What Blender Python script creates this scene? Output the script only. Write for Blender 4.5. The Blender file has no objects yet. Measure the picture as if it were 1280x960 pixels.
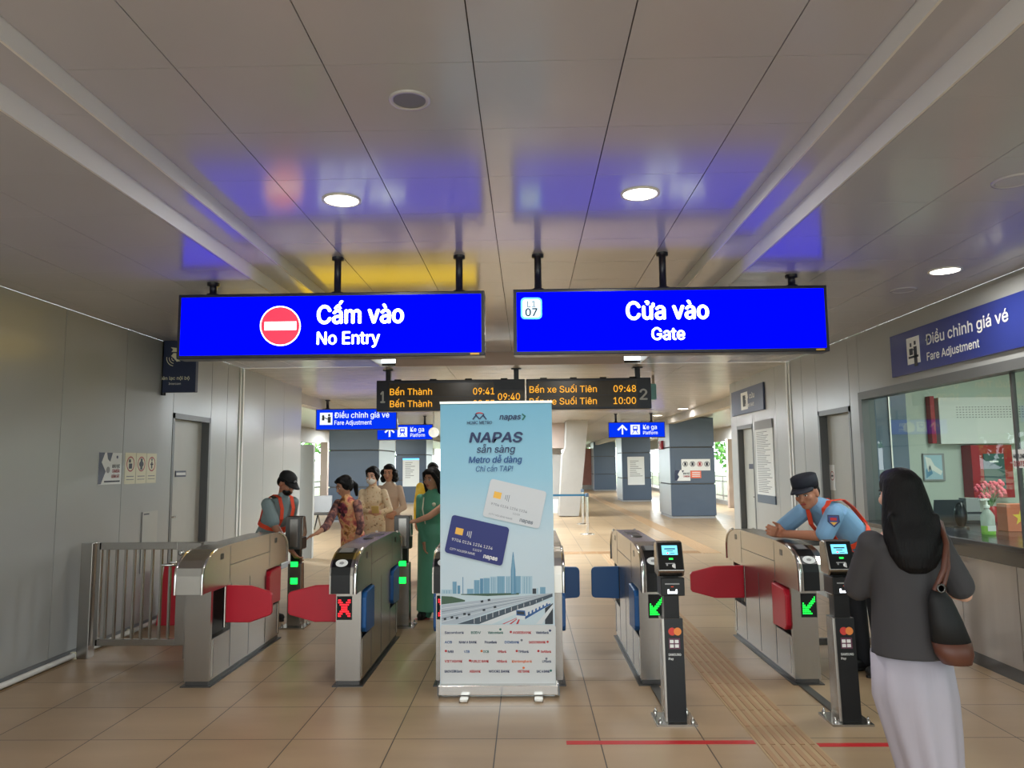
import bpy, math, random
from mathutils import Vector as V, Matrix
random.seed(7)
SC = bpy.context.scene
COL = SC.collection
# ------------------------------------------------------------------ camera
F, H = 940.0, 1.60
RHO = math.radians(.55)
TH = math.atan(101.2 / F)
PS = math.atan(18.0 / F * math.cos(TH))
FW = V((-math.sin(PS)*math.cos(TH), math.cos(PS)*math.cos(TH), math.sin(TH)))
R0 = V((math.cos(PS), math.sin(PS), 0))
U0 = R0.cross(FW)
CR, CU = R0*math.cos(RHO) - U0*math.sin(RHO), U0*math.cos(RHO) + R0*math.sin(RHO)
cd = bpy.data.cameras.new('camera')
cd.sensor_width = 36; cd.lens = F/1280*36; cd.clip_start = .05; cd.clip_end = 400
cam = bpy.data.objects.new('camera', cd); COL.objects.link(cam)
cam.matrix_world = Matrix(((CR.x, CU.x, -FW.x, 0), (CR.y, CU.y, -FW.y, 0), (CR.z, CU.z, -FW.z, H), (0, 0, 0, 1)))
SC.camera = cam
# ------------------------------------------------------------------ world, light, exposure
vs = SC.view_settings
vs.view_transform = 'Standard'; vs.look = 'None'; vs.gamma = 1; vs.use_curve_mapping = False
vs.exposure = 0.15
SC.cycles.max_bounces = 8; SC.cycles.diffuse_bounces = 5; SC.cycles.glossy_bounces = 4
SC.cycles.sample_clamp_indirect = 6
w = bpy.data.worlds.new('world'); SC.world = w; w.use_nodes = True
bg = w.node_tree.nodes['Background']
bg.inputs[0].default_value = (.86, .95, 1.0, 1); bg.inputs[1].default_value = 3.4
def area(name, loc, size, power, color=(1, .97, .93), rot=(0, 0, 0), sy=None, spread=None):
    l = bpy.data.lights.new(name, 'AREA'); l.energy = power; l.color = color
    l.shape = 'DISK' if sy is None else 'RECTANGLE'; l.size = size
    if sy: l.size_y = sy
    if spread: l.spread = spread
    o = bpy.data.objects.new(name, l); COL.objects.link(o); o.location = loc; o.rotation_euler = rot
    return o
# ------------------------------------------------------------------ pixel -> place
sl = bpy.data.lights.new('sun', 'SUN'); sl.energy = 4; sl.angle = .02; sl.color = (1, .97, .92)
so = bpy.data.objects.new('sun', sl); COL.objects.link(so); so.rotation_euler = (math.radians(25), math.radians(48), 0)
def hit(x, y, ax, val):
    d = FW*F + CR*(x-640) - CU*(y-480)
    i = 'XYZ'.index(ax); c = V((0, 0, H))
    return c + d*((val-c[i])/d[i])
# ------------------------------------------------------------------ materials
def s2l(c): return c/12.92 if c <= .04045 else ((c+.055)/1.055)**2.4
def rgb(r, g, b): return (s2l(r/255), s2l(g/255), s2l(b/255), 1)
def mat(name, col, rough=.5, metal=0, emit=0, spec=.5, noise=0, nscale=8, stretch=(1, 1, 1), bump=0, trans=0, alpha=1, ecol=None, rnoise=0):
    m = bpy.data.materials.new(name); m.use_nodes = True
    nt = m.node_tree; p = nt.nodes['Principled BSDF']
    c = rgb(*col)
    p.inputs['Base Color'].default_value = c; p.inputs['Roughness'].default_value = rough
    p.inputs['Metallic'].default_value = metal; p.inputs['Specular IOR Level'].default_value = spec
    if emit:
        p.inputs['Emission Color'].default_value = rgb(*(ecol or col)); p.inputs['Emission Strength'].default_value = emit
    if trans: p.inputs['Transmission Weight'].default_value = trans
    if alpha < 1: p.inputs['Alpha'].default_value = alpha
    if noise or bump or rnoise:
        tc = nt.nodes.new('ShaderNodeTexCoord'); mp = nt.nodes.new('ShaderNodeMapping'); nz = nt.nodes.new('ShaderNodeTexNoise')
        mp.inputs['Scale'].default_value = stretch; nz.inputs['Scale'].default_value = nscale; nz.inputs['Detail'].default_value = 4
        nt.links.new(tc.outputs['Object'], mp.inputs[0]); nt.links.new(mp.outputs[0], nz.inputs['Vector'])
        if noise:
            mr = nt.nodes.new('ShaderNodeMapRange'); mr.inputs[3].default_value = 1-noise; mr.inputs[4].default_value = 1+noise
            mr.inputs[1].default_value = .25; mr.inputs[2].default_value = .75
            mx = nt.nodes.new('ShaderNodeMix'); mx.data_type = 'RGBA'; mx.blend_type = 'MULTIPLY'; mx.inputs[0].default_value = 1
            mx.inputs[6].default_value = c
            nt.links.new(nz.outputs[0], mr.inputs[0]); nt.links.new(mr.outputs[0], mx.inputs[7]); nt.links.new(mx.outputs[2], p.inputs['Base Color'])
        if rnoise:
            mr = nt.nodes.new('ShaderNodeMapRange'); mr.inputs[3].default_value = rough-rnoise; mr.inputs[4].default_value = rough+rnoise
            nt.links.new(nz.outputs[0], mr.inputs[0]); nt.links.new(mr.outputs[0], p.inputs['Roughness'])
        if bump:
            b = nt.nodes.new('ShaderNodeBump'); b.inputs['Strength'].default_value = bump; b.inputs['Distance'].default_value = .01
            nt.links.new(nz.outputs[0], b.inputs['Height']); nt.links.new(b.outputs[0], p.inputs['Normal'])
    return m
def print_mat(name, stops, scale, rough=.7):
    """printed cloth: noise pushed through colour stops"""
    m = bpy.data.materials.new(name); m.use_nodes = True
    nt = m.node_tree; p = nt.nodes['Principled BSDF']; p.inputs['Roughness'].default_value = rough
    tc = nt.nodes.new('ShaderNodeTexCoord'); nz = nt.nodes.new('ShaderNodeTexNoise'); nz.inputs['Scale'].default_value = scale
    nz.inputs['Detail'].default_value = 3
    cr = nt.nodes.new('ShaderNodeValToRGB')
    el = cr.color_ramp.elements
    while len(el) < len(stops): el.new(.5)
    for e, (pos, c) in zip(el, stops): e.position = pos; e.color = rgb(*c)
    nt.links.new(tc.outputs['Object'], nz.inputs['Vector']); nt.links.new(nz.outputs[0], cr.inputs[0]); nt.links.new(cr.outputs[0], p.inputs['Base Color'])
    return m
def floor_mat():
    m = bpy.data.materials.new('floor_tiles'); m.use_nodes = True
    nt = m.node_tree; L = nt.links.new; p = nt.nodes['Principled BSDF']
    def N(t): return nt.nodes.new(t)
    def M(op, a, b=None):
        n = N('ShaderNodeMath'); n.operation = op
        for i, v in enumerate((a, b)):
            if v is None: continue
            if isinstance(v, (int, float)): n.inputs[i].default_value = v
            else: L(v, n.inputs[i])
        return n.outputs[0]
    tc = N('ShaderNodeTexCoord'); sp = N('ShaderNodeSeparateXYZ'); L(tc.outputs['Object'], sp.inputs[0])
    ux = M('DIVIDE', M('ADD', sp.outputs[0], 1.407+604*.01*0+60.4), .604); uy = M('DIVIDE', M('ADD', sp.outputs[1], -4.617+59.8), .598)
    fx, fy = M('FRACT', ux), M('FRACT', uy)
    g = M('MINIMUM', M('MINIMUM', fx, M('SUBTRACT', 1, fx)), M('MINIMUM', fy, M('SUBTRACT', 1, fy)))
    grout = M('LESS_THAN', g, .0058)
    cb = N('ShaderNodeCombineXYZ'); L(M('FLOOR', ux), cb.inputs[0]); L(M('FLOOR', uy), cb.inputs[1])
    wn = N('ShaderNodeTexWhiteNoise'); L(cb.outputs[0], wn.inputs[0])
    nz = N('ShaderNodeTexNoise'); nz.inputs['Scale'].default_value = 2.2; nz.inputs['Detail'].default_value = 6
    mp = N('ShaderNodeMapping'); mp.inputs['Scale'].default_value = (.35, 1.6, 1); L(tc.outputs['Object'], mp.inputs[0]); L(mp.outputs[0], nz.inputs['Vector'])
    val = M('ADD', M('MULTIPLY', wn.outputs[0], .10), M('MULTIPLY', nz.outputs[0], .34))
    cr = N('ShaderNodeValToRGB'); el = cr.color_ramp.elements
    el[0].position = .05; el[0].color = rgb(152, 127, 97); el[1].position = .38; el[1].color = rgb(186, 159, 125)
    L(val, cr.inputs[0])
    mx = N('ShaderNodeMix'); mx.data_type = 'RGBA'; L(grout, mx.inputs[0]); L(cr.outputs[0], mx.inputs[6]); mx.inputs[7].default_value = rgb(46, 36, 28)
    L(mx.outputs[2], p.inputs['Base Color'])
    p.inputs['Roughness'].default_value = .36; p.inputs['Specular IOR Level'].default_value = .6
    return m
M_ = {}
M_['floor'] = floor_mat()
M_['ceil'] = mat('ceiling_panel', (190, 190, 199), .18, .0, spec=.7, noise=.03, nscale=1.5)
M_['ceil2'] = mat('ceiling_plank', (186, 182, 176), .26, .0, spec=.6, noise=.04, nscale=3)
M_['strip'] = mat('ceiling_step_face', (226, 226, 224), .4)
M_['gap'] = mat('joint_gap', (52, 48, 44), .8)
M_['wall'] = mat('wall_panel', (163, 165, 163), .28, .0, spec=.55, noise=.03, nscale=.8)
M_['walldark'] = mat('wall_joint', (70, 70, 70), .6)
M_['door'] = mat('door_paint', (178, 178, 170), .42, noise=.02)
M_['doorframe'] = mat('door_frame_paint', (96, 98, 98), .4)
M_['black'] = mat('black_plastic', (14, 15, 17), .3, spec=.35)
M_['blackmatte'] = mat('black_matte', (16, 16, 18), .7)
M_['steel'] = mat('brushed_steel', (164, 159, 152), .27, 1, noise=.03, nscale=60, stretch=(1, 1, .03))
M_['steeltop'] = mat('steel_top', (200, 196, 188), .32, 1)
M_['chrome'] = mat('polished_steel', (214, 212, 208), .14, 1)
M_['darksteel'] = mat('dark_steel', (92, 90, 88), .38, .8)
M_['red'] = mat('red_flap', (192, 28, 48), .38)
M_['bluef'] = mat('blue_flap', (24, 86, 146), .38)
M_['signblue'] = mat('sign_lit_blue', (0, 0, 30), .6, emit=1.5, ecol=(0, 4, 252), spec=.0)
M_['signblue2'] = mat('sign_lit_blue_far', (0, 0, 30), .6, emit=.9, ecol=(4, 54, 245), spec=.0)
M_['signwhite'] = mat('sign_lit_white', (240, 250, 250), .5, emit=2.2, ecol=(236, 250, 246))
M_['signwhite2'] = mat('sign_lit_white_far', (60, 64, 66), .5, emit=.95, ecol=(240, 250, 250))
M_['signred'] = mat('sign_lit_red', (250, 40, 60), .5, emit=1.3, ecol=(255, 48, 72))
M_['signcyan'] = mat('sign_lit_cyan', (90, 190, 255), .5, emit=1.3, ecol=(90, 180, 250))
M_['signpale'] = mat('sign_lit_pale', (200, 235, 255), .5, emit=1.2, ecol=(205, 236, 255))
M_['signyellow'] = mat('sign_lit_yellow', (255, 215, 0), .5, emit=2.2, ecol=(255, 210, 0))
M_['ink'] = mat('dark_ink', (40, 46, 58), .6)
M_['navy'] = mat('navy_panel', (30, 40, 72), .4)
M_['signnavy'] = mat('wall_sign_blue', (38, 52, 128), .3)
M_['white'] = mat('white_vinyl', (236, 236, 232), .5)
M_['paper'] = mat('paper', (226, 228, 226), .7)
M_['cream'] = mat('cream_paper', (226, 222, 196), .7)
M_['housing'] = mat('sign_housing', (24, 26, 44), .35)
M_['amber'] = mat('led_amber', (40, 26, 10), .5, emit=1.05, ecol=(255, 176, 40))
M_['ledred'] = mat('led_red', (255, 40, 50), .5, emit=2.6, ecol=(255, 30, 44))
M_['ledgreen'] = mat('led_green', (30, 255, 80), .5, emit=2.6, ecol=(14, 250, 70))
M_['screen'] = mat('screen_cyan', (110, 205, 240), .4, emit=1.0, ecol=(110, 205, 240))
M_['glow'] = mat('white_glow', (240, 245, 255), .4, emit=2.5)
M_['lamp'] = mat('lamp_diffuser', (255, 252, 244), .5, emit=9, ecol=(255, 248, 236))
M_['pillar'] = mat('pillar_cladding', (74, 88, 106), .36, noise=.04, nscale=1)
M_['pillarside'] = mat('pillar_side_metal', (150, 156, 160), .3, .3)
M_['concrete'] = mat('pale_concrete', (172, 168, 162), .75, noise=.04, nscale=4)
M_['tan'] = mat('tan_panel', (196, 176, 164), .6)
M_['tactile'] = mat('tactile_tile', (186, 160, 124), .55, noise=.08, nscale=6)
M_['tactilerib'] = mat('tactile_rib', (178, 142, 106), .5)
M_['tape'] = mat('red_tape', (196, 26, 34), .42)
M_['stone'] = mat('dark_stone', (44, 42, 44), .18)
M_['countersteel'] = mat('counter_panel', (166, 156, 148), .34, .6, noise=.05, nscale=2, stretch=(4, 4, .4))
M_['office'] = mat('office_wall', (190, 200, 190), .6)
M_['bluegrey'] = mat('blue_grey_frame', (70, 90, 110), .4)
M_['darkred'] = mat('red_cabinet', (160, 24, 34), .4)
M_['leaf'] = print_mat('leaves', [(.3, (50, 110, 40)), (.5, (96, 160, 70)), (.7, (150, 200, 110))], 3)
M_['bark'] = mat('bark', (96, 78, 60), .9, noise=.2)
M_['ground'] = mat('outside_ground', (150, 160, 130), .9, noise=.15, nscale=1)
M_['orange'] = mat('hi_vis_orange', (250, 84, 50), .6)
M_['grey'] = mat('grey_plastic', (120, 122, 124), .5)
M_['mid'] = mat('mid_grey', (150, 150, 150), .6)
M_['brown'] = mat('brown_leather', (92, 52, 38), .5)
M_['gold'] = mat('gold_chip', (222, 170, 70), .4, .3)
def glass_mat():
    m = bpy.data.materials.new('window_glass'); m.use_nodes = True
    nt = m.node_tree; o = nt.nodes['Material Output']; nt.nodes.remove(nt.nodes['Principled BSDF'])
    t = nt.nodes.new('ShaderNodeBsdfTransparent'); t.inputs[0].default_value = (.86, .93, .9, 1)
    g = nt.nodes.new('ShaderNodeBsdfGlossy'); g.inputs['Roughness'].default_value = .01
    f0 = nt.nodes.new('ShaderNodeFresnel'); f0.inputs[0].default_value = 1.5; gm = nt.nodes.new('ShaderNodeNewGeometry'); f = nt.nodes.new('ShaderNodeMath'); f.operation = 'MULTIPLY'; iv = nt.nodes.new('ShaderNodeMath'); iv.operation = 'SUBTRACT'; iv.inputs[0].default_value = 1
    nt.links.new(gm.outputs['Backfacing'], iv.inputs[1]); nt.links.new(f0.outputs[0], f.inputs[0]); nt.links.new(iv.outputs[0], f.inputs[1])
    mx = nt.nodes.new('ShaderNodeMixShader')
    nt.links.new(f.outputs[0], mx.inputs[0]); nt.links.new(t.outputs[0], mx.inputs[1]); nt.links.new(g.outputs[0], mx.inputs[2]); nt.links.new(mx.outputs[0], o.inputs[0])
    return m
M_['glass'] = glass_mat()
# ------------------------------------------------------------------ object helpers
def wloc(o):
    p = V((0, 0, 0))
    while o: p += V(o.location); o = o.parent
    return p
def tag(o, label, cat, group=None, kind=None):
    o['label'] = label; o['category'] = cat
    if group: o['group'] = group
    if kind: o['kind'] = kind
    return o
def empty(name, loc, label, cat, group=None):
    o = bpy.data.objects.new(name, None); COL.objects.link(o); o.location = loc; o.empty_display_size = .1
    return tag(o, label, cat, group)
_tcache = {}
try: FONT = bpy.data.fonts.load(bpy.utils.system_resource('DATAFILES', path='fonts')+'/Inter.woff2')
except Exception: FONT = None
def text_mesh(s, bold=0, shear=0):
    k = (s, bold, shear)
    if k not in _tcache:
        c = bpy.data.curves.new('t', 'FONT'); c.body = s; c.size = 1
        if FONT: c.font = FONT
        c.offset = bold; c.shear = shear; c.resolution_u = 3
        o = bpy.data.objects.new('t', c); COL.objects.link(o)
        me = bpy.data.meshes.new_from_object(o.evaluated_get(bpy.context.evaluated_depsgraph_get()))
        vs_ = [(v.co.x, v.co.y) for v in me.vertices]; fs = [tuple(p.vertices) for p in me.polygons]
        bpy.data.objects.remove(o); bpy.data.curves.remove(c); bpy.data.meshes.remove(me)
        _tcache[k] = (vs_, fs)
    return _tcache[k]
_hv = text_mesh('H')[0]; CAPH = max(q[1] for q in _hv)
class MB:
    """collects shapes in world coordinates; build() links them as ONE mesh"""
    def __init__(s): s.v = []; s.f = []; s.m = []; s.ml = []; s.sm = []
    def mi(s, m):
        m = M_[m] if isinstance(m, str) else m
        if m not in s.ml: s.ml.append(m)
        return s.ml.index(m)
    def add(s, vs_, fs, m, smooth=False):
        b = len(s.v); i = s.mi(m)
        s.v += [V(q) for q in vs_]
        for f in fs: s.f.append(tuple(b+k for k in f)); s.m.append(i); s.sm.append(smooth)
        return s
    def box(s, a, b, m, T=None):
        (x0, y0, z0), (x1, y1, z1) = a, b
        x0, x1 = sorted((x0, x1)); y0, y1 = sorted((y0, y1)); z0, z1 = sorted((z0, z1))
        q = [V(p) for p in ((x0, y0, z0), (x1, y0, z0), (x1, y1, z0), (x0, y1, z0), (x0, y0, z1), (x1, y0, z1), (x1, y1, z1), (x0, y1, z1))]
        if T is not None: q = [T @ p for p in q]
        return s.add(q, [(0, 3, 2, 1), (4, 5, 6, 7), (0, 1, 5, 4), (1, 2, 6, 5), (2, 3, 7, 6), (3, 0, 4, 7)], m)
    def prism(s, pts, ax, a, b, m, smooth=False):
        """pts: 2D outline; ax: extrusion axis; the two other axes take the outline's coordinates in order"""
        def P(u, w, t): return {'X': (t, u, w), 'Y': (u, t, w), 'Z': (u, w, t)}[ax]
        n = len(pts); q = [P(u, w, a) for u, w in pts] + [P(u, w, b) for u, w in pts]
        fs = [tuple(range(n)), tuple(range(2*n-1, n-1, -1))] + [(i, i+n, (i+1) % n+n, (i+1) % n) for i in range(n)]
        return s.add(q, fs, m, smooth)
    def tube(s, pts, r, m, n=10, closed=True):
        pts = [V(p) for p in pts]; rs = r if isinstance(r, (list, tuple)) else [r]*len(pts)
        q = []; fs = []
        t0 = (pts[1]-pts[0]).normalized(); ref = V((0, 0, 1)) if abs(t0.z) < .9 else V((1, 0, 0))
        a = t0.cross(ref).normalized()
        for i, p in enumerate(pts):
            t = (pts[min(i+1, len(pts)-1)]-pts[max(i-1, 0)]).normalized()
            a = (a-t*a.dot(t)).normalized(); b = t.cross(a)
            for k in range(n):
                an = 2*math.pi*k/n; q.append(p+(a*math.cos(an)+b*math.sin(an))*rs[i])
        for i in range(len(pts)-1):
            for k in range(n): fs.append((i*n+k, i*n+(k+1) % n, (i+1)*n+(k+1) % n, (i+1)*n+k))
        s.add(q, fs, m, True)
        if closed:
            s.add(q[:n], [tuple(reversed(range(n)))], m); s.add(q[-n:], [tuple(range(n))], m)
        return s
    def lathe(s, c, prof, m, n=24, ax='Z', smooth=True):
        q = []; fs = []
        for r, h in prof:
            for k in range(n):
                an = 2*math.pi*k/n; x, y = r*math.cos(an), r*math.sin(an)
                q.append(V(c)+V({'Z': (x, y, h), 'Y': (x, h, y), 'X': (h, x, y)}[ax]))
        for i in range(len(prof)-1):
            for k in range(n): fs.append((i*n+k, i*n+(k+1) % n, (i+1)*n+(k+1) % n, (i+1)*n+k))
        fs2 = [tuple(reversed(range(n))), tuple(range((len(prof)-1)*n, len(prof)*n))]
        s.add(q, fs, m, smooth); s.add(q, fs2, m)
        return s
    def ball(s, c, r, m, R=None, nu=14, nv=9):
        r = (r, r, r) if isinstance(r, (int, float)) else r; R = R or Matrix.Identity(3)
        q = [V(c)+R @ V((0, 0, -r[2]))]; fs = []
        for j in range(1, nv):
            t = -math.pi/2+math.pi*j/nv
            for k in range(nu):
                a = 2*math.pi*k/nu; q.append(V(c)+R @ V((r[0]*math.cos(t)*math.cos(a), r[1]*math.cos(t)*math.sin(a), r[2]*math.sin(t))))
        q.append(V(c)+R @ V((0, 0, r[2])))
        for k in range(nu): fs.append((0, 1+(k+1) % nu, 1+k))
        for j in range(nv-2):
            for k in range(nu):
                a = 1+j*nu+k; b = 1+j*nu+(k+1) % nu; fs.append((a, b, b+nu, a+nu))
        e = len(q)-1
        for k in range(nu): fs.append((e, e-nu+k, e-nu+(k+1) % nu))
        return s.add(q, fs, m, True)
    def cap(s, p0, p1, r0, r1, m, n=12):
        """tapered capsule"""
        p0, p1 = V(p0), V(p1); d = p1-p0; L = d.length or 1e-6; d = d/L
        ref = V((0, 0, 1)) if abs(d.z) < .9 else V((1, 0, 0)); a = d.cross(ref).normalized(); b = d.cross(a)
        rings = []
        for j in range(1, 5): t = math.pi/2*j/4; rings.append((p0-d*(r0*math.cos(t)), r0*math.sin(t)))
        for j in range(0, 4): t = math.pi/2*j/4; rings.append((p1+d*(r1*math.sin(t)), r1*math.cos(t)))
        q = [p0-d*r0]+[c+(a*math.cos(2*math.pi*k/n)+b*math.sin(2*math.pi*k/n))*r for c, r in rings for k in range(n)]+[p1+d*r1]
        fs = [(0, 1+k, 1+(k+1) % n) for k in range(n)]
        for i in range(len(rings)-1):
            for k in range(n): x = 1+i*n+k; y = 1+i*n+(k+1) % n; fs.append((x, x+n, y+n, y))
        e = len(q)-1
        fs += [(e, e-n+(k+1) % n, e-n+k) for k in range(n)]
        return s.add(q, fs, m, True)
    def loft(s, rings, m, n=20):
        """rings: (centre, rx, ry, xdir, ydir)"""
        q = []; fs = []
        for c, rx, ry, xd, yd in rings:
            for k in range(n):
                a = 2*math.pi*k/n; q.append(V(c)+V(xd)*(rx*math.cos(a))+V(yd)*(ry*math.sin(a)))
        for i in range(len(rings)-1):
            for k in range(n): fs.append((i*n+k, i*n+(k+1) % n, (i+1)*n+(k+1) % n, (i+1)*n+k))
        fs += [tuple(reversed(range(n))), tuple(range((len(rings)-1)*n, len(rings)*n))]
        return s.add(q, fs, m, True)
    # --- flat marks on a plane, placed by where the camera sees them on that plane
    def frame(s, x0, x1, y, pl):
        a, b = hit(x0, y, *pl), hit(x1, y, *pl)
        u = V((b.x-a.x, b.y-a.y, 0)); wdt = u.length; u = u/wdt
        return a, u, V((0, 0, 1)), u.cross(V((0, 0, 1))), wdt
    def text(s, t, x0, x1, yb, cap, pl, m, bold=0, shear=0, off=.003, lift=0):
        a, u, v, n, wdt = s.frame(x0, x1, yb, pl)
        h = abs(hit(x0, yb-cap, *pl).z-a.z)
        return s.text3(t, a+n*off, u, v, wdt, h, m, bold, shear)
    def text3(s, t, a, u, v, wdt, h, m, bold=0, shear=0):
        vs_, fs = text_mesh(t, 0, shear)
        if bold: e = bold*h/CAPH; [s.text3(t, a+u*(e*p)+v*(e*q)-u.cross(v)*(-.0003*(i+1)), u, v, wdt, h, m, 0, shear) for i, (p, q) in enumerate(((-1, 0), (1, 0), (0, .8), (0, -.8)))]
        xs = [q[0] for q in vs_]; x0, x1 = min(xs), max(xs)
        return s.add([a+u*((x-x0)/(x1-x0)*wdt)+v*(y/CAPH*h) for x, y in vs_], fs, m)
    def rect(s, x0, y0, x1, y1, pl, m, off=.002):
        a, b = hit(x0, y0, *pl), hit(x1, y1, *pl)
        u = V((b.x-a.x, b.y-a.y, 0)); n = u.normalized().cross(V((0, 0, 1)))*off
        return s.add([V((a.x, a.y, b.z))+n, V((b.x, b.y, b.z))+n, V((b.x, b.y, a.z))+n, V((a.x, a.y, a.z))+n], [(0, 1, 2, 3)], m)
    def poly(s, pts, pl, m, off=.002):
        q = [hit(x, y, *pl) for x, y in pts]
        n = {'Y': V((0, -1, 0)), 'X': V((1 if pl[1] < 0 else -1, 0, 0)), 'Z': V((0, 0, 1))}[pl[0]]*off
        return s.add([p+n for p in q], [tuple(range(len(q)))], m)
    def disc(s, x, y, rx, ry, pl, m, off=.002, n=28, r0=0):
        o = [(x+rx*math.cos(2*math.pi*k/n), y+ry*math.sin(2*math.pi*k/n)) for k in range(n)]
        if not r0: return s.poly(o, pl, m, off)
        i = [(x+rx*r0*math.cos(2*math.pi*k/n), y+ry*r0*math.sin(2*math.pi*k/n)) for k in range(n)]
        for k in range(n): s.poly([o[k], o[(k+1) % n], i[(k+1) % n], i[k]], pl, m, off)
        return s
    def line(s, x0, y0, x1, y1, wd, pl, m, off=.002):
        dx, dy = x1-x0, y1-y0; L = math.hypot(dx, dy) or 1; px, py = -dy/L*wd/2, dx/L*wd/2
        return s.poly([(x0+px, y0+py), (x1+px, y1+py), (x1-px, y1-py), (x0-px, y0-py)], pl, m, off)
    def build(s, name, parent=None, bevel=0, remesh=0, smooth=0, label=None, origin=None):
        me = bpy.data.meshes.new(name)
        o0 = wloc(parent) if parent else V(origin or (0, 0, 0))
        me.from_pydata([q-o0 for q in s.v], [], s.f)
        for m in s.ml: me.materials.append(m)
        me.polygons.foreach_set('material_index', s.m); me.polygons.foreach_set('use_smooth', s.sm)
        me.update()
        ob = bpy.data.objects.new(name, me); COL.objects.link(ob)
        if remesh:
            r = ob.modifiers.new('r', 'REMESH'); r.mode = 'VOXEL'; r.voxel_size = remesh; r.use_smooth_shade = True
            if smooth: k = ob.modifiers.new('s', 'SMOOTH'); k.factor = .5; k.iterations = smooth
            bpy.context.view_layer.update()
            nm = bpy.data.meshes.new_from_object(ob.evaluated_get(bpy.context.evaluated_depsgraph_get()))
            ob.modifiers.clear(); ob.data = nm; bpy.data.meshes.remove(me)
            if not nm.materials:
                for m in s.ml[:1]: nm.materials.append(m)
            for p in nm.polygons: p.use_smooth = True
        elif bevel:
            b = ob.modifiers.new('bevel', 'BEVEL'); b.width = bevel; b.segments = 2; b.limit_method = 'ANGLE'; b.angle_limit = math.radians(40)
        if parent: ob.parent = parent
        else: ob.location = o0
        if label: ob['label'] = label
        return ob
def struct(name, mb, **k):
    o = mb.build(name, **k); o['kind'] = 'structure'; return o
# ------------------------------------------------------------------ the hall
XL, XR, ZC, ZS, ZO = -3.9, 3.545, 3.14, 3.06, 2.96     # side walls; centre, step and outer ceiling heights
YF, YK = 62.0, -2.5
m = MB(); m.box((-9.5, -7, -.12), (9.5, YF, 0), 'floor'); struct('floor', m)
m = MB(); m.box((-120, -40, -.6), (120, 190, -.5), 'ground'); struct('ground', m)
# centre ceiling: square metal panels with open joints
m = MB(); m.box((-1.78, YK, ZC+.02), (1.33, 10.2, ZC+.04), 'gap')
xs = [-1.78]+[-1.345+.5775*k for k in range(5)]+[1.33]
ys = [2.737+.578*k for k in range(-9, 13)]+[10.2]
for i in range(len(xs)-1):
    for j in range(len(ys)-1):
        m.box((xs[i]+.0025, ys[j]+.0015, ZC), (xs[i+1]-.0025, ys[j+1]-.0015, ZC+.015), 'ceil')
struct('ceiling', m)
# the two stepped soffits either side and the outer ceilings
def side_ceiling(sg, x1, x2, xw, name):
    m = MB()
    m.box((x1, YK, ZS), (x1+sg*.012, 10.2, ZC+.03), 'strip')
    for j in range(7): m.box((x1+sg*.012, YK+1.814*j, ZS), (x2, YK+1.814*j+1.811, ZS+.02), 'ceil')
    m.box((x2, YK, ZO), (x2+sg*.012, 10.2, ZS+.02), 'strip')
    a = x2+sg*.012
    m.box((a, YK, ZO+.02), (xw, 10.2, ZO+.04), 'gap')
    k = 0
    while (xw-a)*sg > .02:
        b = a+sg*.58
        if (xw-b)*sg < .15: b = xw
        for j in range(len(ys)-1): m.box((a+sg*.002, ys[j]+.001, ZO), (b-sg*.002, ys[j+1]-.001, ZO+.015), 'ceil')
        a = b
    struct(name, m)
side_ceiling(-1, -1.78, -1.98, XL, 'ceiling_left')
side_ceiling(1, 1.33, 1.56, XR, 'ceiling_right')
# far ceiling: crosswise planks, and the drop where the centre recess ends
m = MB(); m.box((-1.79, 10.2, ZO), (1.34, 10.23, ZC+.04), 'tan')
m.box((-9.5, 10.23, ZO+.02), (9.5, YF, ZO+.05), 'gap')
y = 10.23
while y < YF:
    for x0, x1 in ((-9.5, -4.6), (-4.6, -1.1), (-1.1, 2.2), (2.2, 4.6), (4.6, 9.5)): m.box((x0+.003, y, ZO), (x1-.003, min(y+.44, YF), ZO+.015), 'ceil2')
    y += .452
struct('ceiling_rear', m)
m = MB()
for x in (-4.35, 4.15): m.box((x, 13.2, 2.76), (x+.2, YF, ZO), 'concrete')
for x in (-7.8, 7.6): m.box((x, 13.2, 2.45), (x+.2, YF, ZO), 'concrete')
struct('trim_1', m)
# side walls in tall metal panels with open joints
def side_wall(name, X, sg, holes, joints, y1):
    """holes: (y0, y1, z0, z1); joints: y of the vertical joints"""
    m = MB(); t = .03
    cuts = sorted(set([YK, -1.2, 0, 1.2]+joints+[y1]+[h[0] for h in holes]+[h[1] for h in holes]))
    for a, b in zip(cuts[:-1], cuts[1:]):
        zs = [(0.0, ZO)]
        for h in holes:
            if h[0] <= a+.01 and h[1] >= b-.01: zs = [(0, h[2])] if h[2] > 0 else []; zs.append((h[3], ZO))
        for z0, z1 in zs: m.box((X, a+.004, z0), (X+sg*t, b-.004, z1), 'wall')
        for z0, z1 in zs: m.box((X+sg*.012, a, z0), (X+sg*.11, b, z1), 'walldark')
    m.box((X, y1-.002, 0), (X+sg*.25, y1+.03, ZO), 'wall')
    struct(name, m)
side_wall('wall_left', XL, -1, [(8.21, 9.21, 0, 2.21)], [2.2, 3.2, 4.2, 5.22, 6.22, 7.21, 9.7, 10.1, 10.24, 11.1, 12.0], 12.9)
side_wall('wall_right', XR, 1, [(8.29, 9.22, 0, 2.21), (11.88, 12.77, 0, 2.21), (3.2, 8.04, .95, 2.28), (2.2, 3.2, .95, 2.28), (1.2, 2.2, .95, 2.28)], [2.2, 3.2, 9.7, 10.1, 10.24, 10.75, 11.80], 13.1)
m = MB()
for X, sg in ((XL, 1), (XR, -1)):
    for dy in (-.05, .06): m.box((X, 10.17+dy-.022, 0), (X+sg*.012, 10.17+dy+.022, 2.95), 'white')
struct('trim_2', m)
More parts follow.
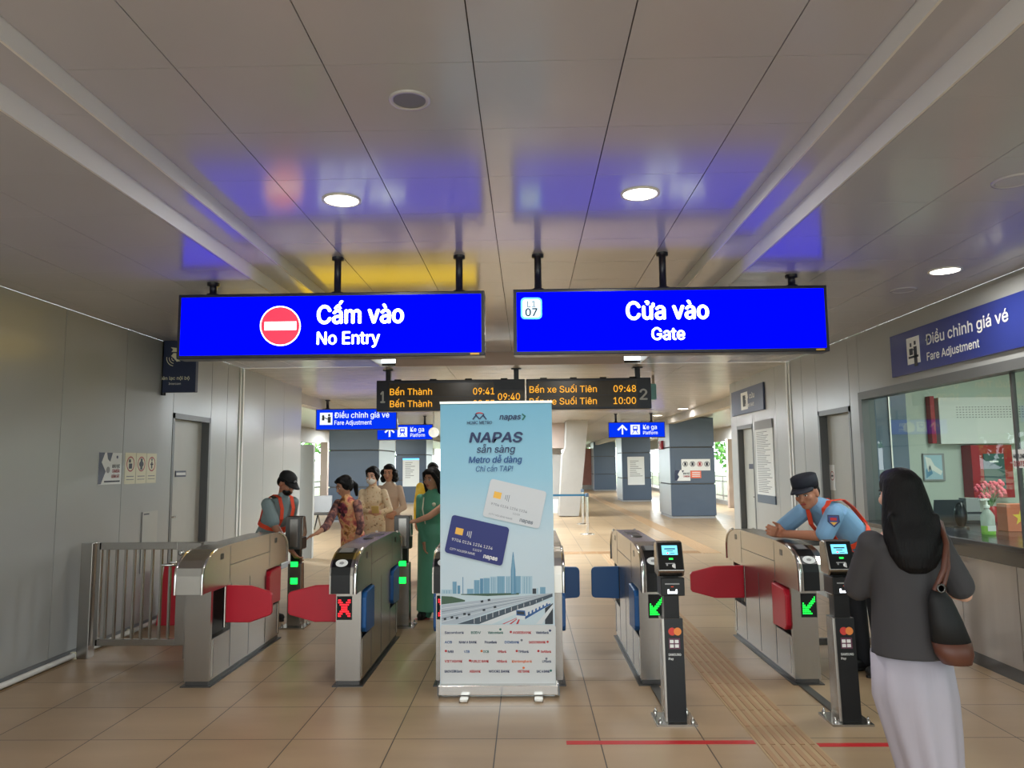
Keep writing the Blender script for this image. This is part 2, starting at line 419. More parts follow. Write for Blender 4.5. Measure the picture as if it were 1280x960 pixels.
m = MB(); m.box((XL, 1.2, .0), (XL+.012, 8.2, .07), 'grey'); m.box((XL, 9.22, 0), (XL+.012, 12.9, .07), 'grey'); struct('baseboard_left', m)
m = MB(); m.tube([(XL+.04, 3.0, .03), (XL+.04, 7.95, .03)], .022, 'white', 10)
for y in (4.4, 5.5, 6.5, 7.4): m.box((XL+.012, y, .0), (XL+.07, y+.03, .056), 'cream')
tag(m.build('cable_conduit'), 'white cable conduit running along the foot of the left wall', 'conduit')
def door(name, X, sg, y0, y1, hy):
    """recessed steel door; sg points out of the hall"""
    fr = MB(); d = .13
    for a, b in ((y0, y0+.05), (y1-.05, y1)): fr.box((X-sg*.004, a, 0), (X+sg*d, b, 2.21), 'doorframe')
    fr.box((X-sg*.004, y0, 2.15), (X+sg*d, y1, 2.21), 'doorframe')
    lf = MB(); lf.box((X+sg*.09, y0+.05, .01), (X+sg*.13, y1-.05, 2.15), 'door')
    r = struct(name, lf)
    o = fr.build('door_frame', r)
    h = MB(); x = X+sg*.09
    h.box((x, hy-.02, .98), (x-sg*.008, hy+.02, 1.1), 'steel'); h.tube([(x, hy, 1.06), (x-sg*.05, hy, 1.06), (x-sg*.05, hy+(.11 if hy < (y0+y1)/2 else -.11), 1.06)], .01, 'steel', 8)
    h.build('door_handle', r)
    return r
d1 = door('door_1', XL, -1, 8.21, 9.21, 8.33)
p = MB(); p.box((XL-.09, 8.5, 1.50), (XL-.082, 8.76, 1.57), 'navy'); p.box((XL-.082, 8.515, 1.52), (XL-.081, 8.745, 1.55), 'paper'); p.build('door_plate', d1)
d2 = door('door_2', XR, 1, 8.29, 9.22, 9.1)
d3 = door('door_3', XR, 1, 11.88, 12.77, 12.0)
p = MB(); p.box((XR+.09, 12.2, 1.50), (XR+.082, 12.45, 1.58), 'navy'); p.build('door_plate', d3)
# ticket office behind the right wall
m = MB()
m.box((XR+.11, 9.0, 0), (8.2, 9.1, 2.96), 'office'); struct('wall_office_rear', m)
m = MB(); m.box((8.1, 1.2, 0), (8.2, 9.0, 2.96), 'office'); struct('wall_office_side', m)
m = MB(); m.box((XR+.11, 1.2, 2.9), (8.2, 9.0, 2.96), 'office'); struct('ceiling_office', m)
area('office_light', (5.2, 6.2, 2.88), .5, 75, (.95, 1, .95), sy=2.4)
m = MB()
m.box((XR-.012, 1.2, 2.25), (XR+.12, 8.06, 2.33), 'doorframe'); m.box((XR-.012, 7.98, .96), (XR+.12, 8.06, 2.25), 'doorframe')
r = struct('window_1', m)
m = MB(); m.box((XR+.06, 1.2, 1.0), (XR+.068, 7.98, 2.25), 'glass'); m.build('glass_pane', r)
m = MB()
for y in (5.62, 3.4): m.box((XR+.05, y-.012, 1.0), (XR+.078, y+.012, 2.25), 'walldark')
m.build('mullion', r)
m = MB(); m.box((XR+.13, 8.0, 0), (XR+.46, 8.08, 2.9), 'bluegrey'); m.box((XR+.27, 7.985, 0), (XR+.285, 8.0, 2.9), 'steel'); struct('wall_office_screen', m)
# counter: worktop ledge and steel front
m = MB(); m.box((XR-.16, 1.2, .955), (XR+1.3, 7.95, 1.0), 'stone')
tag(m.build('counter_worktop', bevel=.006), 'dark polished stone worktop running through the ticket window', 'worktop')
m = MB(); m.box((XR-.11, 1.25, .85), (XR-.022, 7.0, .954), 'stone'); m.box((XR-.022, 1.25, .85), (XR-.001, 7.0, .87), 'stone')
tag(m.build('counter_apron', bevel=.004), 'dark stone band hanging under the counter worktop edge', 'apron')
m = MB()
for k in range(8): m.box((XR-.02, 1.3+.72*k, .1), (XR-.001, 1.3+.72*k+.712, .848), 'countersteel')
m.box((XR-.012, 1.3, 0), (XR-.001, 7.06, .1), 'darksteel')
tag(m.build('service_counter'), 'brushed metal panelled counter face below the ticket window', 'counter')
# big square pillars in grey-blue cladding
def pillar(x0, x1, y0, y1, label, joints=(1.0, 2.07)):
    m = MB(); g = .02
    zz = [0.06]+list(joints)+[ZO-.01]
    for a, b in zip(zz[:-1], zz[1:]):
        m.box((x0, y0, a+g), (x1, y0+.04, b-g), 'pillar')
        for X in (x0, x1-.03): m.box((X, y0+.041, a+g), (X+.03, y1, b-g), 'pillarside')
        m.box((x0, y1, a+g), (x1, y1+.04, b-g), 'pillar')
    m.box((x0+.03, y0+.03, 0), (x1-.03, y1, ZO-.022), 'walldark'); m.box((x0+.02, y0+.02, 0), (x1-.02, y1, .06), 'mid')
    o = m.build('pillar', origin=((x0+x1)/2, y0, 0)); return tag(o, label, 'pillar', kind='thing')
pillar(4.2, 5.5, 22.3, 24.2, 'grey-blue clad pillar with icon strip and small notices, nearest on the right')
pillar(4.05, 5.28, 32.4, 34.4, 'grey-blue clad pillar with a tall white notice, under the right platform sign')
pillar(4.05, 5.38, 46.0, 48.0, 'grey-blue clad pillar farthest away, beside the slanted white column')
pillar(-5.8, -4.33, 22.0, 24.7, 'grey-blue clad pillar with bare front behind the women in patterned dresses')
pillar(-5.58, -4.28, 32.0, 34.2, 'grey-blue clad pillar with a tall white notice, under the left platform sign')
def poster(x0, y0, x1, y1, pl, label, name='notice_poster', cat='poster', lines=9, top='signcyan', body='paper', ink='mid'):
    m = MB(); m.rect(x0, y0, x1, y1, pl, body, .012)
    a, b = hit(x0, y0, *pl), hit(x1, y1, *pl)
    n = V((0, -1, 0)) if pl[0] == 'Y' else V((1 if pl[1] < 0 else -1, 0, 0))
    c0 = V((a.x, a.y, b.z)); c1 = V((b.x, b.y, a.z)); e = n*.002
    m.v += []
    q = [c0, V((c1.x, c1.y, c0.z)), c1, V((c0.x, c0.y, c1.z))]
    for i in range(4): u, w_ = q[i], q[(i+1) % 4]; m.add([u+e*.5, w_+e*.5, w_+n*.012, u+n*.012], [(0, 1, 2, 3)], body)
    m2 = MB()
    if top: m2.rect(x0, y0, x1, y0+(y1-y0)*.05, pl, top, .0135)
    for k in range(lines):
        yy = y0+(y1-y0)*(.14+.6*k/max(1, lines)); wd = (x1-x0)*random.uniform(.3, .75)
        m2.rect(x0+(x1-x0)*.15, yy, x0+(x1-x0)*.15+wd, yy+(y1-y0)*.02, pl, ink, .0135)
    o = tag(m.build(name), label, cat); m2.build('printed_lines', o); return o
poster(503.5, 573, 524, 608, ('Y', 31.99), 'tall white notice with blue top edge on the left rear pillar')
poster(784, 571, 806, 606, ('Y', 32.39), 'tall white notice on the pillar under the right platform sign', top=None)
# icon strip and the two small notices on the near right pillar
pl = ('Y', 22.29)
m = MB(); m.rect(851.5, 574, 888, 588, pl, 'paper', .012); m.box(hit(851.5, 574, *pl)-V((0, .01, 0)), hit(888, 588, *pl), 'paper')
o = tag(m.build('icon_notice'), 'white strip of four prohibition icons on the near right pillar', 'notice')
m = MB()
for k in range(4):
    m.disc(856.5+9*k, 580, 3.4, 3.4, pl, 'ink' if k != 2 else 'darkred', .014, 20, .8); m.rect(855+9*k, 578, 858+9*k, 582, pl, 'ink' if k != 2 else 'darkred', .014)
m.build('icons', o)
m = MB(); m.box(hit(843.5, 587.5, *pl)-V((0, .014, 0)), hit(863, 601, *pl), 'paper')
o = tag(m.build('camera_notice'), 'small white and blue camera notice on the near right pillar', 'notice')
m = MB(); m.poly([(843.5, 587.5), (850, 587.5), (847, 593), (849, 596), (846, 601), (843.5, 601)], pl, 'navy', .017); m.poly([(852, 588), (855, 588), (853, 591)], pl, 'navy', .017)
m.text('KHU VỰC', 854, 862, 593, 2.2, pl, 'ink', .02, 0, .017); m.text('CAMERA', 854, 862, 596.5, 2.2, pl, 'darkred', .02, 0, .017); m.build('print', o)
m = MB(); m.box(hit(863, 588.5, *pl)-V((0, .012, 0)), hit(876.5, 597.5, *pl), mat('orange_paper', (232, 118, 90), .7))
o = tag(m.build('orange_notice'), 'small orange notice beside the camera notice on the right pillar', 'notice')
m = MB()
for k in range(3): m.rect(865, 590+2.4*k, 875, 591+2.4*k, pl, 'paper', .014)
m.build('printed_lines', o)
c = hit(827.5, 556.5, 'X', 4.2)
m = MB(); m.box((4.13, c.y-.22, c.z-.13), (4.2, c.y+.22, c.z+.13), 'darkred'); m.lathe((4.13, c.y, c.z), [(.05, 0), (.05, -.03)], 'white', 12, 'X')
tag(m.build('fire_alarm', bevel=.01), 'red fire alarm call point on the side of the near right pillar', 'fire alarm')
# slanted white column with its bulky head, left of the right-hand pillars
m = MB(); Y0 = 23.4
def slab(pts, y0, y1, mt):
    q = [hit(x, y, 'Y', y0) for x, y in pts]
    m.prism([(p.x, max(0, p.z)) for p in q], 'Y', y0, y1, mt)
slab([(699, 645), (703, 569), (707, 559), (709, 512), (735, 512), (734.5, 533), (727.5, 613), (723.5, 645)], Y0, Y0+1.2, 'concrete')
o = m.build('slanted_column', origin=(1.3, Y0, 0)); tag(o, 'tapering white slanted concrete column rising behind the belt posts', 'column', kind='thing')
m = MB(); a, b = hit(560, 512, 'Y', 24.9), hit(709, 560, 'Y', 24.9); m.box((a.x, 24.9, b.z), (b.x+.15, 27, ZO), 'tan'); struct('trim_3', m)
m = MB(); a, b = hit(600, 560, 'Y', 25.4), hit(703, 646, 'Y', 25.4); m.box((a.x, 25.4, 0), (b.x, 26.8, a.z+.02), 'concrete'); m.box((a.x, 25.3, 0), (b.x-.1, 25.4, .45), 'white'); struct('wall_rear', m)
m = MB(); a, b = hit(724, 560, 'Y', 47), hit(743, 607, 'Y', 47); m.box((a.x, 48.5, b.z), (b.x, 48.9, a.z), mat('brick_pink', (176, 122, 108), .8, noise=.12, nscale=3)); m.box((a.x, 48.4, 0), (b.x, 48.9, b.z), 'concrete'); struct('wall_far', m)
# low partition past the end of the left wall
m = MB(); m.box((XL-.25, 13.4, 0), (hit(390.5, 640, 'Y', 13.4).x, 13.5, hit(380, 556, 'Y', 13.4).z), 'wall'); struct('partition', m)
# tactile guide paths set into the floor
def ribs(name, x0, x1, y0, y1, along, label):
    m = MB(); m.box((x0, y0, 0.0), (x1, y1, .003), 'tactile')
    n = 6 if along == 'Y' else 6
    L = (y1-y0) if along == 'Y' else (x1-x0)
    for k in range(n):
        t = (k+.5)/n; q = 0
        while q < L-.05:
            e = min(q+.29, L)
            if along == 'Y': m.box((x0+(x1-x0)*t-.014, y0+q, .003), (x0+(x1-x0)*t+.014, y0+e, .007), 'tactilerib')
            else: m.box((x0+q, y0+(y1-y0)*t-.014, .003), (x0+e, y0+(y1-y0)*t+.014, .007), 'tactilerib')
            q += .3
    o = m.build(name, origin=((x0+x1)/2, y0, 0)); tag(o, label, 'tactile paving')
ribs('tactile_path', 1.295, 1.63, 3.0, 13.7, 'Y', 'tan ribbed tactile path running through the wide right gate lane')
ribs('tactile_path', .35, 3.1, 13.75, 14.1, 'X', 'tan ribbed tactile path crossing the floor beyond the gates')
ribs('tactile_path', 3.12, 3.46, 13.75, 44, 'Y', 'tan ribbed tactile path leading to the far right pillars')
def tape(x0, x1, y, label, d=.055):
    m = MB(); m.box((x0, y-d/2, 0), (x1, y+d/2, .0015), 'tape'); tag(m.build('floor_tape', origin=((x0+x1)/2, y, 0)), label, 'floor tape')
tape(.208, 1.29, 4.55, 'long red tape line on floor left of the tactile path')
tape(1.635, 2.07, 4.505, 'short red tape line on floor by the walking woman')
tape(-1.2, -.7, 8.1, 'red tape line on floor under the green dress beyond the gates')
# railings, kerbs and the green beyond the open sides
def railing(X, y0, y1, label):
    m = MB(); m.box((X-.09, y0, 0), (X+.09, y1, .16), 'concrete')
    r = empty('railing', (X, y0, 0), label, 'railing'); m.build('kerb', r)
    m = MB()
    for z in (1.05, .86, .3): m.box((X-.02, y0, z), (X+.02, y1, z+.05), 'steel')
    m.build('rails', r)
    m = MB(); y = y0
    while y < y1:
        m.box((X-.025, y, .16), (X+.025, y+.05, 1.06), 'steel')
        for k in range(1, 12): m.box((X-.008, y+k*.2, .32), (X+.008, y+k*.2+.016, .87), 'steel')
        y += 2.4
    m.build('balusters', r)
railing(7.7, 13.2, 58, 'pale steel railing on a kerb along the open right side')
railing(-7.45, 13.2, 58, 'pale steel railing on a kerb along the open left side')
for i, (x, y, h, lab) in enumerate(((11.5, 27, 6.5, 'leafy green tree behind the right railing, nearest the right wall'), (12.5, 35, 7, 'tall green tree behind the right railing, farther along'), (14, 48, 7.5, 'far green tree beyond the right railing, by the pillars'), (-11.5, 27, 6.5, 'leafy green tree beyond the left railing, beside the bare pillar'), (-13, 38, 7, 'green tree beyond the left railing, between the left pillars'), (-11, 50, 7.5, 'far green tree beyond the left side of the hall'), (16, 20, 6, 'broad green tree outside the right side'), (4, 72, 8, 'distant green tree past the far end of the hall'))):
    r = empty('tree', (x, y, -.5), lab, 'tree')
    m = MB(); m.tube([(x, y, -.5), (x+.1, y, h*.3), (x-.1, y+.2, h*.6)], [.16, .13, .07], 'bark', 8); m.build('trunk', r)
    m = MB()
    for k in range(1500):
        a = random.uniform(0, 6.283); b = math.acos(random.uniform(-1, 1)); q = random.uniform(.5, 1)**.5
        c = V((x+math.cos(a)*math.sin(b)*q*2.8, y+math.sin(a)*math.sin(b)*q*2.8, h*.55+math.cos(b)*q*h*.48))
        u = V((random.gauss(0, 1), random.gauss(0, 1), random.gauss(0, 1))).normalized()*.2; v_ = u.cross(V((random.gauss(0, 1), random.gauss(0, 1), random.gauss(0, 1)))).normalized()*.12
        m.add([c-u, c+v_, c+u, c-v_], [(0, 1, 2, 3)], 'leaf')
    m.build('foliage', r)
for x, y, lab in ((7.3, 27.3, 'tan upright post at the railing beside the near right pillar'), (-7.05, 26.2, 'tan upright post at the railing beside the bare left pillar')):
    m = MB(); m.box((x-.12, y-.12, 0), (x+.12, y+.12, 2.45), 'tan'); tag(m.build('side_post', origin=(x, y, 0)), lab, 'post')
# ------------------------------------------------------------------ hanging lit signs
def hanging(name, label, x0, x1, z0, z1, y, posts, depth=.14, face='signblue', rim=.025, group=None, cat='sign', pr=.026):
    r = empty(name, ((x0+x1)/2, y, z0), label, cat, group)
    m = MB(); m.box((x0, y, z0), (x1, y+depth, z1), 'housing'); m.build('housing', r, bevel=.006)
    m = MB(); m.box((x0+rim, y-.004, z0+rim), (x1-rim, y+.002, z1-rim), face); m.build('lit_face', r)
    for x, zc in posts:
        m = MB(); yc = y+depth/2
        m.lathe((x, yc, z1-.005), [(pr*1.7, 0), (pr*1.7, .02), (pr, .024), (pr, zc-z1-.02), (pr*1.7, zc-z1-.016), (pr*1.7, zc-z1+.005)], 'housing', 14)
        m.build('post', r)
    return r
YS = 5.35; SP = ('Y', YS-.004)
s = hanging('no_entry_sign', 'long blue lit sign reading Cấm vào No Entry with red disc', -2.535, -.296, 2.385, 2.862, YS, [(-2.31, ZO), (-1.385, ZC), (-.485, ZC)])
m = MB()
m.disc(350.5, 407.5, 25.5, 25, SP, 'signwhite', .002, 40); m.disc(350.5, 407.5, 24, 23.5, SP, 'signred', .003, 40); m.rect(331, 402.5, 370.5, 412.5, SP, 'signwhite', .004)
m.build('no_entry_disc', s)
m = MB(); m.text('Cấm vào', 397, 504, 404.5, 22, SP, 'signwhite', .024); m.text('No Entry', 396.5, 474.5, 430.5, 15.3, SP, 'signwhite', .02); m.build('lettering', s)
m = MB(); m.box((-.4, YS-.006, 2.392), (-.335, YS, 2.404), 'gold'); m.build('maker_plate', s)
s = hanging('gate_sign', 'long blue lit sign reading Cửa vào Gate with station number', -.088, 2.17, 2.385, 2.867, YS, [(.095, ZC), (1.01, ZC), (1.945, ZO)])
m = MB(); m.text('Cửa vào', 783.5, 885.5, 399.3, 21.6, SP, 'signwhite', .024); m.text('Gate', 815, 856, 424.8, 15, SP, 'signwhite', .02); m.build('lettering', s)
m = MB()
def rrect(m, x0, y0, x1, y1, r, pl, mt, off):
    pts = []
    for cx, cy, a0 in ((x1-r, y0+r, -90), (x1-r, y1-r, 0), (x0+r, y1-r, 90), (x0+r, y0+r, 180)):
        for k in range(5): a = math.radians(a0+22.5*k); pts.append((cx+r*math.cos(a), cy+r*math.sin(a)))
    m.poly(pts, pl, mt, off)
rrect(m, 651, 372, 677.5, 399, 5, SP, 'signcyan', .002); rrect(m, 653, 374, 675.5, 397, 4, SP, 'signpale', .003)
m.text('L1', 659, 669.5, 384, 7.5, SP, 'ink', .0, 0, .006); m.text('07', 657, 671.5, 395.3, 9.5, SP, 'ink', .02, 0, .006)
m.build('station_badge', s)
m = MB(); m.box((2.07, YS-.006, 2.392), (2.13, YS, 2.404), 'gold'); m.build('maker_plate', s)
s = hanging('exit_sign', 'yellow lit sign hidden behind the no entry sign, mirrored in the ceiling', -3.0, -.45, 2.7, 2.93, 7.2, [(-2.9, ZO), (-1.4, ZC), (-.6, ZC)], face='signyellow')
def arrow_up(m, x, y, k, pl, mt, off=.002):
    m.rect(x-.09*k, y-.85*k, x+.09*k, y, pl, mt, off)
    for g in (-1, 1): m.poly([(x, y-1.08*k), (x, y-.82*k), (x+g*.42*k, y-.40*k), (x+g*.56*k, y-.52*k)][::-g], pl, mt, off)
YP = 20.4; PP = ('Y', YP-.004)
for x0, lab, p in ((2.205, 'small blue lit platform sign with up arrow, right of the departure board', (2.42, 3.38)), (-4.08, 'small blue lit platform sign with up arrow, overlapped by left fare adjustment sign', (-3.9, -2.78))):
    s = hanging('platform_sign', lab, x0, x0+1.53, 2.30, 2.725, YP, [(p[0], ZO), (p[1], ZO)], .16, 'signblue2', .02, None, 'sign', .03)
    px = 761 if x0 > 0 else 470; dy = 0 if x0 > 0 else 3
    m = MB(); arrow_up(m, px+17, 543+dy, 11.5, PP, 'signwhite2')
    m.rect(px+27, 531+dy, px+39, 543+dy, PP, 'signwhite2')
    m.text('Ke ga', px+43, px+60, 536.5+dy, 5.5, PP, 'signwhite2', .008); m.text('Platform', px+43, px+61, 543+dy, 4.2, PP, 'signwhite2', .006); m.build('lettering', s)
    m = MB()
    m.rect(px+30, 532.5+dy, px+36, 538+dy, PP, 'signblue2', .004); m.rect(px+31, 533.5+dy, px+35, 536+dy, PP, 'signwhite2', .006); m.line(px+29.5, 542+dy, px+32, 538+dy, .8, PP, 'signblue2', .004); m.line(px+36.5, 542+dy, px+34, 538+dy, .8, PP, 'signblue2', .004); m.build('train_icon', s)
YFA = 15.2; FP = ('Y', YFA-.004)
s = hanging('fare_adjustment_sign', 'blue lit Fare Adjustment sign hanging left beyond the gates', -4.29, -2.63, 2.335, 2.77, YFA, [(-4.07, ZO), (-2.85, ZO)], .16, 'signblue2', .02, None, 'sign', .03)
m = MB(); m.text('Điều chỉnh giá vé', 418, 486.5, 522.5, 6.8, FP, 'signwhite2', .01); m.text('Fare Adjustment', 418, 464.5, 531, 5.2, FP, 'signwhite2', .008); m.build('lettering', s)
m = MB(); m.rect(400, 516, 415.5, 531, FP, 'signwhite2'); m.disc(404, 520.5, 1.5, 1.6, FP, 'ink', .004); m.rect(402.5, 522, 405.5, 525.5, FP, 'ink', .004); m.disc(411.5, 519, 1.4, 1.5, FP, 'ink', .004); m.rect(409.8, 521, 413.4, 528.5, FP, 'ink', .004); m.line(405, 522, 410, 524, 1, FP, 'ink', .004); m.build('counter_icon', s)
# departure boards
YB = 10.5; BP = ('Y', YB)
def board(name, label, xl, xr, posts, rows, numeral, nx):
    r = empty(name, ((xl+xr)/2, YB, 2.37), label, 'departure board')
    m = MB(); m.box((xl, YB, 2.365), (xr, YB+.24, 2.80), 'housing'); 
    for k in range(4): x = xl+(xr-xl)*(.14+.24*k); m.box((x-.05, YB+.03, 2.80), (x+.05, YB+.2, 2.82), 'black')
    m.build('housing', r, bevel=.008)
    for x in posts:
        m = MB(); m.box((x-.035, YB+.08, 2.8), (x+.035, YB+.16, ZO), 'housing'); m.box((x-.07, YB+.05, ZO-.015), (x+.07, YB+.19, ZO), 'housing')
        m.build('post', r)
    m = MB()
    for y0, y1, x0, x1 in rows['panels']: m.rect(x0, y0, x1, y1, BP, mat('board_panel', (66, 56, 46), .25), .004)
    m.build('display_panels', r)
    for t, x0, x1, yb, cap in rows['text']: m = MB(); m.text(t, x0, x1, yb, cap, BP, 'amber', .006, 0, .006); m.build('amber_text', r)
    m = MB(); m.text(numeral, nx[0], nx[1], nx[2], nx[3], BP, mat('numeral_grey', (190, 190, 186), .5), .02, 0, .006); m.build('platform_number', r)
board('departure_board', 'dark departure board for platform 1 with amber Bến Thành times and clock', -2.11, -.02, [-1.96, -.14],
      {'panels': [(479.5, 495, 486, 617), (497, 510.5, 486, 617), (488, 503, 620, 656)],
       'text': [('Bến Thành', 487.5, 540, 494, 8), ('Bến Thành', 487.5, 540, 509, 8), ('09:41', 591.5, 618, 493.2, 8.2), ('09:53', 591.5, 618, 508.5, 8.2), ('09:40', 622.5, 650, 500, 8.2)]}, '1', (476, 481, 503.5, 14))
board('departure_board', 'dark departure board for platform 2 with amber Bến xe Suối Tiên times', 0.0, 1.745, [1.575],
      {'panels': [(477, 493, 660, 797), (495, 508, 660, 797)],
       'text': [('Bến xe Suối Tiên', 662, 746, 491, 8), ('Bến xe Suối Tiên', 662, 746, 506, 8), ('09:48', 767, 795, 490, 8.2), ('10:00', 767, 795, 505, 8.2)]}, '2', (800, 809, 499.5, 13))
c = hit(816, 489, 'Y', 11.6)
r = empty('ceiling_camera', (c.x, 11.6, c.z), 'small camera unit hanging from ceiling beside the platform 2 board', 'camera')
m = MB(); m.box((c.x-.05, 11.6, c.z-.13), (c.x+.06, 11.75, c.z+.12), mat('teal_case', (120, 180, 190), .4)); m.build('case', r, bevel=.02)
m = MB(); m.box((c.x+.0, 11.65, c.z+.1), (c.x+.04, 11.69, ZO), 'tan'); m.build('stem', r)
c = hit(542, 540.5, 'Y', 19)
r = empty('platform_clock', (c.x, 19, c.z), 'round white clock hanging half hidden behind the standing banner', 'clock')
m = MB(); m.lathe((c.x, 19, c.z), [(.12, .06), (.13, .05), (.13, 0), (.115, -.005)], 'white', 24, 'Y'); m.build('case', r)
m = MB(); m.box((c.x-.015, 19.02, c.z+.12), (c.x+.015, 19.05, ZO), 'mid'); m.build('stem', r)
# wall signs
WR = ('X', XR-.03)
def wall_sign(name, label, y0, y1, z0, z1, X, sg, mt, cat='sign'):
    m = MB(); m.box((X, y0, z0), (X+sg*.03, y1, z1), mt); return tag(m.build(name, bevel=.004), label, cat)
s = wall_sign('fare_adjustment_sign', 'blue wall sign Điều chỉnh giá vé above the ticket window', 3.9, 7.25, 2.397, 2.793, XR, -1, 'signnavy')
m = MB(); m.text('Điều chỉnh giá vé', 1158, 1261, 429-.0, 17, WR, 'white', .016)
m.v = []; m.f = []; m.m = []; m.sm = []
def wtext(m, t, x0, yb0, x1, yb1, cap, pl, mt, bold=.016, off=.003):
    a, b = hit(x0, yb0, *pl), hit(x1, yb1, *pl); z = (a.z+b.z)/2
    u = V((b.x-a.x, b.y-a.y, 0)); wd = u.length; u /= wd; n = u.cross(V((0, 0, 1)))
    h = abs(hit(x0, yb0-cap, *pl).z-a.z)
    m.text3(t, V((a.x, a.y, z))+n*off, u, V((0, 0, 1)), wd, h, mt, bold)
wtext(m, 'Điều chỉnh giá vé', 1158, 431.5, 1261, 400.5, 13, WR, 'white')
wtext(m, 'Fare Adjustment', 1159.5, 450.5, 1225, 434, 9.8, WR, 'white'); m.build('lettering', s)
m = MB(); a, b = hit(1133, 424, *WR), hit(1151, 456, *WR); m.box((WR[1]-.003, a.y, hit(1133, 457, *WR).z), (WR[1], b.y, a.z), 'white')
X = WR[1]-.0045; y0, y1 = a.y, b.y; zt = a.z; 
def wr(m, f0, z0, f1, z1, mt='ink'): m.box((X, y0+(y1-y0)*f0, zt-z0), (X+.001, y0+(y1-y0)*f1, zt-z1), mt)
wr(m, .12, .17, .9, .19); wr(m, .2, .16, .48, .10); wr(m, .55, .27, .8, .09); wr(m, .27, .085, .4, .05); wr(m, .6, .075, .75, .04); wr(m, .45, .12, .6, .11); m.build('counter_icon', s)
s = wall_sign('first_aid_sign', 'grey-blue wall sign Sơ cứu above the noticeboard by the far right door', 11.2, 12.93, 2.385, 2.793, XR, -1, mat('sign_greyblue', (70, 80, 110), .4))
m = MB(); wtext(m, 'Sơ cứu', 931.5, 500, 943, 496, 6.5, WR, 'white'); wtext(m, 'First Aid', 932, 510, 942.5, 506, 4.5, WR, 'white')
X = WR[1]-.003; m.box((X, 11.98, 2.45), (X+.001, 12.35, 2.73), 'white'); m.box((X-.001, 12.08, 2.5), (X, 12.24, 2.68), 'ink'); m.build('lettering', s)
m = MB(); m.box((XR-.015, 10.9, 1.12), (XR, 11.72, 2.1), 'paper'); m.box((XR-.02, 10.9, 2.1), (XR, 11.72, 2.23), 'mid'); m.box((XR-.02, 10.9, 1.0), (XR, 11.72, 1.12), 'bluegrey')
o = tag(m.build('notice_board'), 'tall printed notice board on the right wall beside the far door', 'notice board')
m = MB()
for k in range(34): m.box((XR-.0165, 11.66-random.uniform(.3, .68), 2.05-k*.027), (XR-.015, 11.66, 2.06-k*.027), 'grey')
m.build('printed_lines', o)
m = MB(); a, b = hit(1037, 581, 'X', XR+.09), hit(1045, 613, 'X', XR+.09); m.box((XR+.086, b.y, b.z), (XR+.09, a.y, a.z), 'paper'); yc = (a.y+b.y)/2; zc = (a.z+b.z)/2
m2 = MB()
for k in range(24):
    t0, t1 = k*math.pi/12, (k+1)*math.pi/12
    m2.add([(XR+.085, yc+r_*math.cos(t), zc+.02+r_*math.sin(t)) for r_, t in ((.055, t0), (.055, t1), (.045, t1), (.045, t0))], [(3, 2, 1, 0)], 'darkred')
m2.box((XR+.0845, yc-.03, zc+.01), (XR+.0855, yc+.03, zc+.03), 'ink')
o = tag(m.build('no_smoking_sticker'), 'white no smoking sticker on the grey door behind the leaning guard', 'sticker'); m2.build('print', o)
# left wall: intercom projecting sign, posters, hatch
WL = ('X', XL+.004)
r = empty('intercom_sign', (XL, 8.0, 2.49), 'dark blue intercom sign with phone symbol half behind the no entry sign', 'sign')
a, b = hit(193, 420, 'Y', 7.9), hit(244, 490, 'Y', 7.9)
m = MB(); m.box((XL+.02, 7.9, b.z), (b.x, 7.96, a.z+.0), 'navy'); m.build('panel', r, bevel=.004)
m = MB(); m.tube([(XL+.02, 7.93, b.z-.03), (XL+.02, 7.93, a.z+.02)], .025, 'black'); m.build('bracket', r)
m = MB(); pl = ('Y', 7.9)
m.text('Liên lạc nội bộ', 199, 237, 475, 4.2, pl, 'cream', .01); m.text('Intercom', 211, 226, 481, 2.6, pl, 'white', .0)
m.poly([(213.5, 434), (221, 435), (221, 440), (214.5, 440), (216.5, 437)], pl, 'cream'); m.poly([(214, 445), (217, 441.5), (220.5, 441.5), (220.5, 448), (226, 451.5), (221, 452), (217.5, 448)], pl, 'cream')
for k in (1, 2, 3):
    for j in range(5):
        t0, t1 = math.radians(100+18*j), math.radians(100+18*(j+1)); R = 3.2*k
        m.line(218+R*math.cos(t0), 449+R*math.sin(t0)-1, 218+R*math.cos(t1), 449+R*math.sin(t1)-1, .9, pl, 'cream')
m.build('lettering', r)
X = XL+.003
m = MB(); m.box((XL, 6.80, 1.455), (X, 7.19, 1.75), 'paper'); o = tag(m.build('camera_poster'), 'white and navy camera surveillance poster on the left wall', 'poster')
m = MB(); X1 = XL+.004
def wl(y, z): return (X1, y, z)
m.add([wl(6.80, 1.75), wl(6.90, 1.75), wl(6.85, 1.66), wl(6.92, 1.575), wl(6.85, 1.46), wl(6.80, 1.46)], [(0, 1, 2, 3, 4, 5)], 'navy'); m.add([wl(6.93, 1.75), wl(7.03, 1.75), wl(6.99, 1.665), wl(6.95, 1.69)], [(0, 1, 2, 3)], 'navy')
m.lathe((X1, 6.96, 1.59), [(.03, 0), (.03, .001)], 'mid', 14, 'X')
U, Z_ = V((0, 1, 0)), V((0, 0, 1))
m.text3('KHU VỰC', V((X1, 7.03, 1.61)), U, Z_, .13, .03, 'ink', .02); m.text3('CAMERA', V((X1, 7.03, 1.565)), U, Z_, .13, .03, 'darkred', .02); m.text3('GIÁM SÁT', V((X1, 7.02, 1.515)), U, Z_, .14, .03, 'darkred', .02)
m.box((X1, 6.9, 1.475), (X1+.0005, 7.17, 1.49), 'ink'); m.lathe((X1, 7.11, 1.71), [(.015, 0), (.015, .001)], 'navy', 10, 'X'); m.build('print', o)
